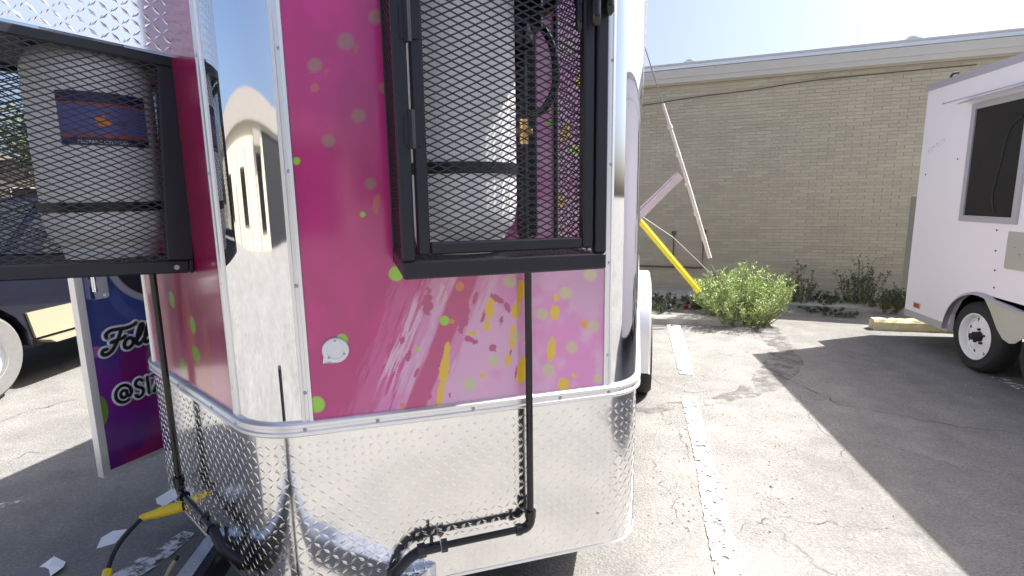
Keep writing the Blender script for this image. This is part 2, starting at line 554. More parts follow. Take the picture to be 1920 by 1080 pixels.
MB().tube(smoothpath([(-4.5, -.03, 2.98), (-3.2, -.03, 2.96), (-2.3, -.03, 3.02), (-1.4, -.03, 3.06), (-.6, -.03, 3.12), (.4, -.03, 3.14), (1.4, -.03, 3.15)]), .008, 6).build('wall_cable', M['bark'], bld)
MB().tube([(-4.5, -.05, .40), (-2.02, -.05, .40), (-2.02, -.05, .95)], .016, 8).tube([(-2.5, -.05, .40), (-2.5, -.05, .93)], .012, 8) \
    .lathe([(.0, .92), (.035, .92), (.035, .98), (0, .98)], 10, (-2.5, -.05, 0)).lathe([(.0, .94), (.035, .94), (.035, 1.0), (0, 1.0)], 10, (-2.02, -.05, 0)).build('gas_line', M['bark'], bld)
MB().box(-6, 3.0, -1.0, -.004, -.1, .05).build('concrete_apron', M['concrete'], bld)

# parking stops
def curb(name, a, b, h, w, material, label, group=None):
    a, b = Vector((a[0], a[1], 0)), Vector((b[0], b[1], 0))
    d = b - a
    o = empty(name, a, math.atan2(d.y, d.x), label, 'parking stop', 'concrete parking stops')
    Lh = d.length
    rows = []
    n = 24
    for i in range(n + 1):
        x = Lh * i / n
        e = random.uniform(-.006, .006)
        rows.append([(x, 0, 0), (x, .004 + e, h * .75), (x, .03, h + e), (x, w - .03, h + e), (x, w - .004, h * .7), (x, w, 0)])
    m_ = MB().grid(rows)
    m_.add(rows[0], [(0, 1, 2, 3, 4, 5)])
    m_.add(rows[-1], [(5, 4, 3, 2, 1, 0)])
    m_.build('concrete_bar', material, o)
    for x in (Lh * .15, Lh * .85):
        MB().lathe([(0, h + .004), (.014, h + .004), (.014, h - .01)], 8, (x, w / 2, 0)).build('anchor_pin', M['screw'], o)
    return o
p, q = ground(1130, 606), ground(1392, 612)
curb('parking_stop', p, q, .10, .15, M['concrete'], 'plain grey concrete parking stop beside the green weed')
p, q = ground(1638, 619), ground(1840, 627)
curb('parking_stop', p, q, .13, .16, M['curb_yellow'], 'faded yellow concrete parking stop behind the white trailer')

# ================================================================== FOOD TRAILER (main)
TAZ = rad(13.2)
HA = rad(60.8)
tn = np.array([math.cos(TAZ), -math.sin(TAZ), 0])
tt = np.array([math.sin(TAZ), math.cos(TAZ), 0])
APEX = tn * -1.068 + tt * 1.267
trailer = empty('food_trailer', APEX, -TAZ, 'magenta wrapped food trailer with V-shaped nose and tread plate skirt', 'trailer')
SH, CH = math.sin(HA), math.cos(HA)
S0, S1, S2, S3 = 0.125, 0.158, 1.102, 1.132          # trim / panel limits measured along a nose face from the virtual apex
RN = S0 * math.tan(HA)
YC = RN / SH
UA = RN * (math.pi / 2 - HA)
RC = 0.17
UF = UA + (S3 - S0)
CC = (S3 * SH - RC * CH, S3 * CH + RC * SH)
UC = UF + RC * HA
XW = CC[0] + RC
LEN = 5.0
ZB0, ZB1 = 0.955, 1.003
S2L, S3L = 0.985, 1.015                               # the left face shows a little less panel
UFL = UA + (S3L - S0)
CCL = (S3L * SH - RC * CH, S3L * CH + RC * SH)
UCL = UFL + RC * HA
XWL = CCL[0] + RC
def tp(u):
    """plan point and outward normal on the trailer outline, u metres from the nose tip (right +, left -)"""
    sg, a = (1, u) if u >= 0 else (-1, -u)
    UF, UC, CC, XW = (globals()['UF'], globals()['UC'], globals()['CC'], globals()['XW']) if sg > 0 else (UFL, UCL, CCL, XWL)
    if a <= UA:
        th = a / RN
        x, y, nx, ny = RN * math.sin(th), YC - RN * math.cos(th), math.sin(th), -math.cos(th)
    elif a <= UF:
        s = S0 + a - UA
        x, y, nx, ny = s * SH, s * CH, CH, -SH
    elif a <= UC:
        th = (math.pi / 2 - HA) + (a - UF) / RC
        nx, ny = math.sin(th), -math.cos(th)
        x, y = CC[0] + RC * nx, CC[1] + RC * ny
    else:
        x, y, nx, ny = XW, CC[1] + (a - UC), 1.0, 0.0
    return sg * x, y, sg * nx, ny
def us(u0, u1):
    b = [u0]
    while b[-1] < u1 - 1e-6:
        a = abs(b[-1] + 1e-5)
        step = 0.012 if (a < UA or UFL - .001 <= a < UC) else 0.05
        nx = b[-1] + step
        for k in (-UCL, -UFL, -UA, UA, UF, UC):
            if b[-1] + 1e-6 < k < nx:
                nx = k
        b.append(min(nx, u1))
    return b
def sweep(prof, u0, u1):
    rows = []
    for u in us(u0, u1):
        x, y, nx, ny = tp(u)
        rows.append([(x + nx * d, y + ny * d, z) for d, z in prof])
    return MB().grid(rows)
def face(side, s, d, z):
    return (side * (s * SH + CH * d), s * CH - SH * d, z)

# body core, floor, roof
core = []
for u in us(-(UC + LEN - .7), UC + LEN - .7):
    x, y, nx, ny = tp(u)
    core.append((x - nx * .02, y - ny * .02))
MB().prism(core, lambda p, t: (p[0], p[1], t), .46, 2.56).build('body_core', M['white_paint'], trailer)
floor_ = [(x * .97, y * .985 + .06) for x, y in core]
MB().prism(floor_, lambda p, t: (p[0], p[1], t), .36, .455).build('floor_frame', M['black'], trailer)
roof_ = []
for u in us(-(UC + LEN - .7), UC + LEN - .7):
    x, y, nx, ny = tp(u)
    roof_.append((x + nx * .015, y + ny * .015))
MB().prism(roof_, lambda p, t: (p[0], p[1], t), 2.562, 2.64).build('roof', M['trim'], trailer)
# skin
sweep([(0, .385), (0, .955)], -(UC + 4.2), UC + 4.2).build('skirt', M['plate'], trailer, smooth=True)
sweep([(-.004, .383), (.0015, .383), (.002, .392), (.0008, .394)], -(UC + .02), UC + .02).build('skirt_edge', M['trim'], trailer, smooth=True)
sweep([(0, ZB0), (.011, .957), (.016, .962), (.016, .971), (.011, .975), (.011, .983), (.016, .987), (.016, .996), (.011, 1.001), (0, ZB1)],
      -(UC + 4.2), UC + 4.2).build('belt_rail', M['trim'], trailer, smooth=True)
sweep([(0, ZB1), (0, 2.56)], -UA, UA).build('nose_cap', M['chrome'], trailer, smooth='all')
sweep([(0, ZB1), (0, 2.56)], UF, UC + .05).build('corner_cap', M['chrome'], trailer, smooth='all')
sweep([(0, ZB1), (0, 2.56)], -(UCL + .05), -UFL).build('corner_cap', M['chrome'], trailer, smooth='all')
sweep([(0, ZB1), (0, 2.56)], UC + .05, UC + 4.2).build('side_panel', M['white_paint'], trailer)
lp = sweep([(0, ZB1), (0, 2.56)], -(UCL + 4.2), -(UCL + .05)).build('side_panel', M['white_paint'], trailer)

def vtrim(side, sa, sb):
    w = sb - sa
    prof = [(sa, .0), (sa + .002, .007), (sa + w * .3, .0085), (sa + w * .36, .004), (sa + w * .62, .004), (sa + w * .68, .0085), (sb - .002, .007), (sb, .0)]
    rows = [[face(side, s, d, z) for s, d in prof] for z in (ZB1 - .012, 2.558)]
    MB().grid(rows).add([rows[0][i] for i in range(8)], [tuple(range(8))]).build('trim_strip', M['trim'], trailer)
for sd in (1, -1):
    vtrim(sd, S0 - .001, S1)
    vtrim(sd, S2 if sd > 0 else S2L, (S3 if sd > 0 else S3L) + .001)
scr = None
def screw(x, y, z, nx, ny):
    global scr
    if scr is None:
        scr = MB().lathe([(0, .0035), (.0035, .0033), (.0055, .0015), (.006, 0)], 10).build('screw', M['screw'], trailer, smooth=True)
        o = scr
    else:
        o = share(scr, 'screw', trailer, (0, 0, 0))
    o.location = (x, y, z)
    o.rotation_euler = Vector((nx, ny, 0)).to_track_quat('Z', 'Y').to_euler()
for sd in (1, -1):
    for k, sm in enumerate((S0 + .0165, (S2 + S3) / 2 if sd > 0 else (S2L + S3L) / 2)):
        for z in (1.09, 1.41, 1.73, 2.05):
            x, y, _ = face(sd, sm + (.004 if z > 1.5 else -.003), .004, z + .02 * k)
            screw(x, y, z + .02 * k, sd * CH, -SH)
for u in (-1.3, -1.0, -.66, -.32, -.12, .12, .33, .63, .93, 1.11, 1.22):
    x, y, nx, ny = tp(u)
    screw(x + nx * .011, y + ny * .011, .979, nx, ny)
screw(*face(1, 1.09, .0, .52), CH, -SH)

# tread lugs on the skirt (thousands, too small to pick apart)
def lug(mb, P, uu, vv, nn, ang, l=.0155, w=.0048, h=.0015):
    c, s = math.cos(ang), math.sin(ang)
    a = uu * c + vv * s
    b = vv * c - uu * s
    mb.add([P - a * l, P - b * w, P + a * l, P + b * w, P - a * (l * .45) + nn * h, P + a * (l * .45) + nn * h],
           [(0, 1, 5, 4), (1, 2, 5), (2, 3, 4, 5), (3, 0, 4)])
mb = MB()
pitch_ = .0255
nu = int((UC + 0.3) / pitch_)
for i in range(-nu, nu + 1):
    x, y, nx, ny = tp(i * pitch_)
    uu, nn = Vector((-ny, nx, 0)), Vector((nx, ny, 0))
    for j in range(22):
        z = .412 + j * pitch_
        if z > .945: break
        lug(mb, Vector((x, y, z)), uu, Vector((0, 0, 1)), nn, rad(45) if (i + j) % 2 else rad(-45))
o = mb.build('tread_lugs', M['lug'], trailer, smooth='all')
o['kind'] = 'stuff'

# printed panels
def art_grid(name, W, H, step, place, colour, material, parent):
    nx, nz = int(W / step), int(H / step)
    S, Z = np.meshgrid(np.linspace(0, W, nx + 1), np.linspace(0, H, nz + 1))
    V = place(S.ravel(), Z.ravel())
    idx = np.arange((nx + 1) * (nz + 1)).reshape(nz + 1, nx + 1)
    Fq = np.stack([idx[:-1, :-1], idx[:-1, 1:], idx[1:, 1:], idx[1:, :-1]], -1).reshape(-1, 4)
    me = bpy.data.meshes.new(name)
    me.vertices.add(len(V))
    me.vertices.foreach_set('co', V.astype(np.float32).ravel())
    me.loops.add(Fq.size)
    me.loops.foreach_set('vertex_index', Fq.ravel().astype(np.int32))
    me.polygons.add(len(Fq))
    me.polygons.foreach_set('loop_start', np.arange(0, Fq.size, 4, dtype=np.int32))
    me.update(calc_edges=True)
    c = colour(S.ravel(), Z.ravel())
    at = me.color_attributes.new('art', 'FLOAT_COLOR', 'POINT')
    at.data.foreach_set('color', np.concatenate([np.clip(c, 0, 1), np.ones((len(c), 1))], 1).astype(np.float32).ravel())
    me.materials.append(material)
    o = bpy.data.objects.new(name, me)
    col.objects.link(o)
    o.parent = parent
    return o

def proj_px(P):
    d = P - CAM
    zz = d @ _fw
    return 960 + F_PX * (d @ _rt) / zz, 540 - F_PX * (d @ _up) / zz

MAG = np.array([0.55, 0.010, 0.20])
MAG2 = np.array([0.48, 0.009, 0.172])
PINK = np.array([0.68, 0.24, 0.52])
PINK2 = np.array([0.68, 0.37, 0.58])
GREEN = np.array([0.30, 0.62, 0.03])
SOFTG = np.array([0.52, 0.52, 0.26])
OLIVE = np.array([0.33, 0.20, 0.14])
YEL = np.array([0.72, 0.46, 0.02])
ORG = np.array([0.66, 0.20, 0.06])
rtn = tn * SH + tt * CH
rnn = tn * CH - tt * SH
def right_art(S, Z):
    S, Z = S + S1, Z + ZB1
    W = APEX + np.outer(S, rtn) + np.outer(Z, [0, 0, 1])
    X, Y = proj_px(W)                # layout units of the drawing
    C_ = np.empty((len(S), 3))
    n1 = fbm(X / 60, Y / 90, 1)
    C_[:] = MAG + (MAG2 - MAG) * sstep(.35, .6, n1)[:, None]
    def lay(mask, colr):
        C_[:] = C_ * (1 - mask[:, None]) + np.asarray(colr) * mask[:, None]
    # slanted axis of the brush work: p across the strokes, q along them
    p = X * .93 + Y * .37
    q = -X * .37 + Y * .93
    st = fbm(p / 7, q / 90, 3)
    rag = (fbm(p / 5, q / 40, 5) - .45) * 120
    low = sstep(470, 560, Y + rag * .3)
    edge = p - (930 + rag * .7)
    pink_area = sstep(0, 26, edge)
    pinkc = PINK + (PINK2 - PINK) * sstep(.35, .6, fbm(X / 50, Y / 50, 9) + .12 * sstep(1000, 850, X) * 1)[:, None]
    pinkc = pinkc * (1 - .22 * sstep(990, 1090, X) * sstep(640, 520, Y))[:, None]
    C_[:] = C_ * (1 - pink_area[:, None]) + pinkc * pink_area[:, None]
    # broad mauve stroke left of the main diagonal
    m = sstep(885, 905, p + rag * .5) * sstep(985, 965, p + rag * .5) * sstep(500, 540, Y) * sstep(.30, .5, st + .1)
    lay(m * .55, (0.60, 0.13, 0.34))
    # pale dry-brush streak
    dry = sstep(.42, .50, fbm(p / 3.2, q / 45, 11)) * sstep(925, 935, p + rag * .25) * sstep(965, 955, p + rag * .25) * sstep(535, 575, Y) * sstep(760, 700, Y)
    lay(dry * .8, (0.74, 0.50, 0.66))
    dry2 = sstep(.50, .56, fbm(p / 3.2, q / 30, 13)) * sstep(955, 970, p) * sstep(1010, 990, p) * sstep(525, 540, Y) * sstep(600, 560, Y)
    lay(dry2 * .8, (0.72, 0.48, 0.50))
    # dark diagonal band
    band = sstep(985, 992, p + rag * .08) * sstep(1032, 1022, p + rag * .08) * sstep(470, 520, Y)
    lay(band, (0.50, 0.045, 0.19))
    band2 = sstep(1024, 1030, p) * sstep(1052, 1040, p + rag * .3) * sstep(480, 520, Y)
    lay(band2 * .7, (0.62, 0.15, 0.36))
    # torn flecks
    def fleck(cx, cy, rx, ry, colr, tilt=.38, seed=0, soft=.35):
        dx, dy = X - cx, Y - cy
        u_ = dx * math.cos(tilt) + dy * math.sin(tilt)
        v_ = -dx * math.sin(tilt) + dy * math.cos(tilt)
        r_ = np.sqrt((u_ / rx) ** 2 + (v_ / ry) ** 2) + (fbm(X / 6, Y / 6, seed) - .47) * soft * 2.4
        lay(sstep(1.08, .94, r_), colr)
    DK = (0.47, 0.05, 0.19)
    for i, (cx, cy, rx, ry, tl) in enumerate([(801, 568, 9, 24, .1), (870, 596, 8, 27, .25), (882, 637, 13, 6, .3), (923, 652, 7, 7, .2), (755, 637, 4, 9, .2),
                                              (730, 652, 5, 11, .2), (766, 668, 5, 11, .25), (907, 590, 3, 18, .35), (805, 745, 3, 6, .3), (843, 740, 3, 4, 0),
                                              (950, 575, 5, 10, -.3), (930, 558, 14, 6, .5), (805, 690, 5, 12, .35), (957, 660, 2, 9, .2), (967, 700, 2, 14, .1),
                                              (890, 560, 4, 12, .3), (940, 600, 3, 8, .2), (780, 700, 3, 10, .35)]):
        fleck(cx, cy, rx, ry, DK, tl, 20 + i, .5)
    for i, (cx, cy, rx, ry, c_) in enumerate([(833, 690, 9, 30, YEL), (826, 738, 6, 24, YEL), (838, 655, 6, 14, YEL), (918, 580, 8, 20, YEL), (913, 610, 7, 9, YEL), (966, 582, 9, 14, YEL),
                                              (961, 632, 6, 22, YEL), (978, 695, 8, 26, YEL), (976, 545, 6, 24, YEL), (1040, 586, 8, 14, YEL), (1042, 558, 4, 8, YEL), (1033, 656, 8, 22, YEL),
                                              (1056, 721, 11, 12, YEL), (1095, 608, 7, 8, ORG * .5 + YEL * .5), (1076, 704, 4, 5, YEL), (862, 537, 7, 10, ORG), (952, 675, 5, 11, YEL), (905, 703, 5, 5, YEL),
                                              (590, 165, 8, 9, ORG * .45 + MAG * .5), (706, 382, 7, 18, ORG * .5 + MAG * .4), (612, 135, 4, 8, MAG * .8 + ORG * .2), (845, 602, 7, 5, ORG), (668, 90, 5, 10, ORG * .6), (1060, 250, 8, 20, YEL), (1085, 150, 7, 16, YEL),
                                              (1050, 380, 7, 14, YEL), (755, 760, 6, 5, ORG), (885, 625, 8, 4, YEL)]):
        fleck(cx, cy, rx, ry, c_, .12, 60 + i, .3)
    def dot(cx, cy, r, colr, soft, a=1.0):
        d = np.sqrt((X - cx) ** 2 + (Y - cy) ** 2)
        lay(a * sstep(r + soft, r - soft, d), colr)
    for cx, cy, r in [(705, 32, 14), (648, 78, 16), (590, 123, 14), (672, 217, 13), (616, 264, 12), (695, 345, 11), (720, 165, 10)]:
        dot(cx, cy, r, OLIVE, 3.5, .7)  # reflection dulling these green dots is put into their colour
    for cx, cy, r in [(1060, 549, 12), (1016, 589, 11), (1072, 651, 11), (1028, 693, 12), (1112, 612, 11), (1106, 515, 12), (926, 676, 11), (955, 527, 12), (968, 632, 9), (880, 720, 13), (1120, 710, 8),
                      (1075, 280, 13), (1040, 205, 11), (1090, 400, 12), (1065, 90, 12), (1045, 440, 10)]:
        dot(cx, cy, r, SOFTG, 3.5, .75)
    for cx, cy, r in [(833, 601, 9), (680, 402, 5), (743, 513, 14), (641, 637, 11), (594, 758, 15), (556, 302, 7), (783, 655, 4), (1078, 283, 7), (1030, 230, 6)]:
        dot(cx, cy, r, GREEN, 1.5)
    return C_
def place_right(S, Z):
    S = S + S1
    return np.stack([S * SH + CH * .002, S * CH - SH * .002, Z + ZB1], 1)
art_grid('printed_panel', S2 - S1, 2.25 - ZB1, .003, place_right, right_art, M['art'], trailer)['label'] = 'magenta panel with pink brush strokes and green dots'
def plain_art(S, Z):
    return np.tile(MAG, (len(S), 1))
art_grid('printed_panel', S2 - S1, .31, .1, lambda S, Z: np.stack([(S + S1) * SH + CH * .002, (S + S1) * CH - SH * .002, Z + 2.25], 1), plain_art, M['art'], trailer)
def left_art(S, Z):
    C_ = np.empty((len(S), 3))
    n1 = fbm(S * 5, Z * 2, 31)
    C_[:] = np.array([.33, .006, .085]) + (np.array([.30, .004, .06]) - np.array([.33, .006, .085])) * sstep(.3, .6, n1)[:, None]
    def lay(mask, colr):
        C_[:] = C_ * (1 - mask[:, None]) + np.asarray(colr) * mask[:, None]
    lay(sstep(.30, .0, Z + (fbm(S * 8, Z * 3, 8) - .5) * .25) * .8, (.62, .16, .30))
    lay(sstep(.52, .58, fbm(S * 9, Z * 2.2, 12)) * sstep(.55, .1, Z) * .7, (.55, .10, .05))
    lay(sstep(.5, .6, fbm(S * 3, Z * 1.5, 17)) * .5 * sstep(.2, .5, S), (.35, .01, .16))
    for cs, cz, rs, rz in [(.30, .13, .035, .03), (.30, .235, .025, .03), (.46, .05, .03, .035), (.27, .62, .016, .012), (.5, .3, .03, .03)]:
        d = np.sqrt(((S - cs) / rs) ** 2 + ((Z - cz) / rz) ** 2)
        lay(sstep(1.1, .95, d), GREEN * .8)
    return C_
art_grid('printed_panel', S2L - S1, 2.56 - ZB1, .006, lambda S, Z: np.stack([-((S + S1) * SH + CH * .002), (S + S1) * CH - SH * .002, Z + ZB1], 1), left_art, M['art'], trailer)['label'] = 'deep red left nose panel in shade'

# round port cover
fr = lambda s, d, z: Vector(face(1, s, d, z))
def face_lathe(mb, prof, s, z, d0=0, n=28):
    o = len(mb.v)
    for r, h in prof:
        for k in range(n):
            a = 2 * math.pi * k / n
            mb.v.append(tuple(fr(s + r * math.cos(a), d0 + h, z + r * math.sin(a))))
    for i in range(len(prof) - 1):
        for k in range(n):
            j = (k + 1) % n
            mb.f.append((o + i * n + k, o + i * n + j, o + i * n + n + j, o + i * n + n + k))
    return mb
mb = face_lathe(MB(), [(.0375, .002), (.0385, .008), (.036, .012), (.026, .0135), (.0255, .0115), (0, .012)], .233, 1.212)
port = mb.build('port_cover', M['white_plastic'], trailer, smooth=True)
MB().prism([(-.034, -.012), (-.038, -.036), (-.014, -.03), (-.008, -.038)], lambda p, t: fr(.233 + p[0], t, 1.212 + p[1]), .003, .0105).build('cover_tab', M['white_plastic'], port)
for a, b in ((.0, .03), (.024, -.012), (-.02, -.02)):
    face_lathe(MB(), [(.0035, .011), (.0035, .0145), (0, .015)], .233 + a, 1.212 + b, n=10).build('cover_screw', M['screw'], port)

# gas pipes along the skirt
def pipe_run(side, s_v, z_top, z_bot, s_end, label):
    P = lambda s, d, z: Vector(face(side, s, d, z))
    d0 = .045
    o = MB().tube([P(s_v, d0, z_top), P(s_v, d0, z_bot + .05)], .0115, 14).build('gas_pipe', M['gloss_black'], trailer, smooth=True)
    bend = [P(s_v - .03 * (1 - math.cos(a)) , d0, z_bot + .03 * (1 - math.sin(a))) for a in np.linspace(0, math.pi / 2, 8)]
    MB().tube([P(s_v, d0, z_bot + .055)] + bend + [P(s_v - .05, d0, z_bot)], .0165, 14).build('elbow', M['gloss_black'], o, smooth=True)
    MB().tube([P(s_v, d0, z_bot + .062), P(s_v, d0, z_bot + .04)], .0195, 14).build('elbow_collar', M['gloss_black'], o, smooth=True)
    MB().tube([P(s_v - .034, d0, z_bot), P(s_v - .052, d0, z_bot)], .0195, 14).build('elbow_collar', M['gloss_black'], o, smooth=True)
    MB().tube([P(s_v - .04, d0, z_bot), P(s_end, d0, z_bot - .006)], .0115, 14).build('gas_pipe_run', M['gloss_black'], o, smooth=True)
    e = s_end
    MB().tube([P(e + .02, d0, z_bot - .006), P(e, d0, z_bot - .006)], .021, 6).tube([P(e - .002, d0, z_bot - .006), P(e - .05, d0, z_bot - .008)], .017, 14) \
        .tube([P(e - .03, d0, z_bot + .012), P(e - .03, d0, z_bot + .035)], .006, 8).tube([P(e - .05, d0, z_bot - .008), P(e - .075, d0, z_bot - .01)], .023, 8).build('pipe_union', M['gloss_black'], o, smooth=True)
    MB().tube(smoothpath([P(e - .07, d0, z_bot - .01), P(e - .105, d0, z_bot - .03), P(e - .14, d0 - .01, z_bot - .07), P(e - .165, d0 - .06, z_bot - .12)], 5), .017, 12).build('hose', M['black'], o, smooth=True)
    return o
pipe_run(1, .820, 1.47, .545, .515, '')
pipe_run(-1, .685, 1.44, .555, .42, '')

# A-frame tongue rails, jack
for sd in (1, -1):
    a, b = Vector((sd * .50, .55, .395)), Vector((0.03 * sd, -.86, .395))
    o = MB().bar(a, b, .075, .11).build('tongue_rail', M['silver_rail'] if sd > 0 else M['black'], trailer)
    if sd < 0:
        MB().bar(a + Vector((-.02, 0, .0575)), b + Vector((-.02, 0, .0575)), .05, .004).build('rail_cap', M['silver_rail'], o)
        continue
    d = (b - a).normalized()
    sv = Vector((d.y, -d.x, 0))
    mb2 = MB()
    for i in range(int((b - a).length / .026)):
        for j in (-1, 0, 1):
            lug(mb2, a + d * (i * .026 + .01) + sv * (j * .024) + Vector((0, 0, .0555)), d, sv, Vector((0, 0, 1)), rad(45) if (i + j) % 2 else rad(-45))
    oo = mb2.build('tread_lugs', M['lug'], o)
    oo['kind'] = 'stuff'
MB().box(-.05, .05, -1.05, -.78, .37, .45).tube([(0, -1.15, .41), (0, -1.0, .41)], .04, 14).build('coupler', M['black'], trailer)
MB().tube([(0, -.62, .02), (0, -.62, .42)], .028, 14).tube([(0, -.62, .40), (0, -.62, .98)], .034, 14).lathe([(0, .0), (.1, 0), (.1, .012), (.03, .03)], 16, (0, -.62, 0)).build('tongue_jack', M['black'], trailer)
MB().bbox(-.33, -.21, .17, .30, .41, .53, .01).tube(smoothpath([(-.29, .2, .46), (-.34, .1, .42), (-.36, .05, .33), (-.33, .0, .25)], 5), .02, 10).build('junction_box', M['black'], trailer)
# right side fender and wheel
fo = [(2.70, .27), (2.71, .62), (2.76, .80), (2.88, .90), (3.05, .945), (3.75, .945), (3.92, .90), (4.04, .80), (4.10, .62), (4.11, .27), (4.05, .27), (4.0, .6), (3.85, .78), (3.7, .82), (3.05, .82), (2.9, .76), (2.78, .6), (2.755, .27)]
fo = [(y + .2, z) for y, z in fo]
for sd in (1, -1):
    MB().prism(fo[:9] + [], lambda p, t: (sd * t, p[0], p[1]), XW + .13, XW + .135) if False else None
    f_ = MB()
    n_ = 9
    outer, inner = fo[:10], list(reversed(fo[10:]))
    xi, xo = sd * (XW + .002), sd * (XW + .115)
    f_.grid([[(xi, y, z) for y, z in outer], [(sd * (XW + .10), y, z) for y, z in outer], [(xo, y + (.02 if y < 3.6 else -.02), z - .015) for y, z in outer]])
    f_.grid([[(xo, y + (.02 if y < 3.6 else -.02), z - .015) for y, z in outer[:9]], [(xo, min(max(y, 3.0), 4.22), min(z - .12, .80)) if z > .3 else (xo, y + .06, .27) for y, z in outer[:9]]])
    f_.build('fender', M['alu_fender'] if sd < 0 else M['trim'], trailer, smooth=True)
    for yc in (3.25, 3.95):
        w = MB().lathe([(.18, -.09), (.30, -.1), (.325, -.075), (.33, -.03), (.33, .03), (.325, .075), (.30, .1), (.18, .09)], 36, (sd * (XW + .03), yc, .33), 'x').build('wheel', M['rubber'], trailer, smooth=True)
        MB().lathe([(.19, .085), (.18, .05), (.1, .04), (.05, .06), (0, .06)] if sd > 0 else [(.19, -.085), (.18, -.05), (.1, -.04), (.05, -.06), (0, -.06)], 24, (sd * (XW + .03), yc, .33), 'x').build('rim', M['rim'], w, smooth=True)

# open side door with lettering, folded forward along the left side
DA = rad(11.2)
D0 = (-1.313, .547)
dd = (math.sin(DA), math.cos(DA))
dnv = (math.cos(DA), -math.sin(DA))
DW, DZ0, DZ1 = .86, .40, 2.25
def dp(u, d, z):
    return Vector((D0[0] + dd[0] * u + dnv[0] * d, D0[1] + dd[1] * u + dnv[1] * d, z))
door = MB().prism([(0, DZ0), (DW, DZ0), (DW, DZ1), (0, DZ1)], lambda p, t: dp(p[0], t, p[1]), -.035, -.001).build('entry_door', M['white_paint'], trailer)
door['label'] = 'open door with blue and purple print folded forward'
def door_art(U, Z):
    Zw = Z + DZ0 + .02
    C_ = np.empty((len(U), 3))
    BLUE, PUR, DEEP, VIO = np.array([.020, .045, .26]), np.array([.19, .014, .30]), np.array([.11, .006, .19]), np.array([.20, .01, .14])
    t = sstep(1.12, .85, Zw + (fbm(U * 6, Zw * 4, 3) - .5) * .3 + U * .15)
    C_[:] = BLUE + (PUR - BLUE) * t[:, None]
    def lay(mask, colr):
        C_[:] = C_ * (1 - mask[:, None]) + np.asarray(colr) * mask[:, None]
    lay(sstep(.78, .5, Zw + (fbm(U * 7, Zw * 5, 7) - .5) * .2) * .9, DEEP)
    lay(sstep(.50, .58, fbm(U * 5, Zw * 3.5, 21)) * sstep(1.1, .9, Zw) * .8, VIO)
    lay(sstep(.08, .0, np.abs(U - .30) + (fbm(U * 9, Zw * 6, 5) - .5) * .08) * sstep(.95, .85, Zw) * sstep(.4, .6, Zw) * .7, (.30, .015, .16))
    lay(sstep(.50, .44, Zw + (fbm(U * 14, Zw * 8, 2) - .5) * .16) * sstep(.05, .12, U) * .8, (.30, .012, .10))
    # light ribbon stroke and black badge
    r = np.sqrt((U - .36) ** 2 + (Zw - 1.40) ** 2)
    r2 = np.sqrt((U - .33) ** 2 + (Zw - 1.27) ** 2)
    lay(sstep(.215, .205, r2) * sstep(.155, .165, r2) * sstep(1.30, 1.22, Zw) * .5 * sstep(.3, .2, U), (.06, .12, .42))
    lay(sstep(.235, .230, r), (.42, .44, .5))
    lay(sstep(.205, .200, r), (.004, .004, .008))
    lay(sstep(.028, .024, np.sqrt(((U - .045)) ** 2 + (Zw - .99) ** 2)), (.42, .13, .40))
    lay(sstep(1.05, .95, ((U - .02) / .036) ** 2 + ((Zw - .715) / .075) ** 2), (.16, .34, .02))
    lay(sstep(1.05, .9, ((U - .30) / .05) ** 2 + ((Zw - .86) / .14) ** 2) * .4, (.4, .2, .36))
    return C_
panel = art_grid('door_print', DW - .06, DZ1 - DZ0 - .04, .004, lambda U, Z: np.stack([D0[0] + dd[0] * (U + .03) + dnv[0] * .002, D0[1] + dd[1] * (U + .03) + dnv[1] * .002, Z + DZ0 + .02], 1),
                 lambda U, Z: door_art(U + .03, Z), M['art'], door)
for a, b in (((0, DZ0), (0, DZ1)), ((DW, DZ0), (DW, DZ1))):
    sg = 1 if a[0] == 0 else -1
    MB().prism([(a[0] - .004 * sg, DZ0 - .002), (a[0] + .028 * sg, DZ0 - .002), (a[0] + .028 * sg, DZ1), (a[0] - .004 * sg, DZ1)], lambda p, t: dp(p[0], t, p[1]), -.038, .007).build('door_trim', M['trim'], door)
MB().prism([(.028, DZ0 - .003), (DW - .028, DZ0 - .003), (DW - .028, DZ0 + .022), (.028, DZ0 + .022)], lambda p, t: dp(p[0], t, p[1]), -.038, .006).build('door_trim', M['trim'], door)
la = MB().prism([(.045, 1.235), (.052, 1.228), (.112, 1.228), (.120, 1.236), (.120, 1.375), (.045, 1.375)], lambda p, t: dp(p[0], t, p[1]), .003, .020).build('latch_plate', M['chrome'], door)
MB().prism([(.062, 1.262), (.098, 1.262), (.098, 1.36), (.062, 1.36)], lambda p, t: dp(p[0], t, p[1]), .021, .034).build('paddle', M['chrome'], door)
MB().tube([dp(.108, .02, 1.243), dp(.108, .028, 1.243)], .009, 12).build('keyhole', M['trim'], door)
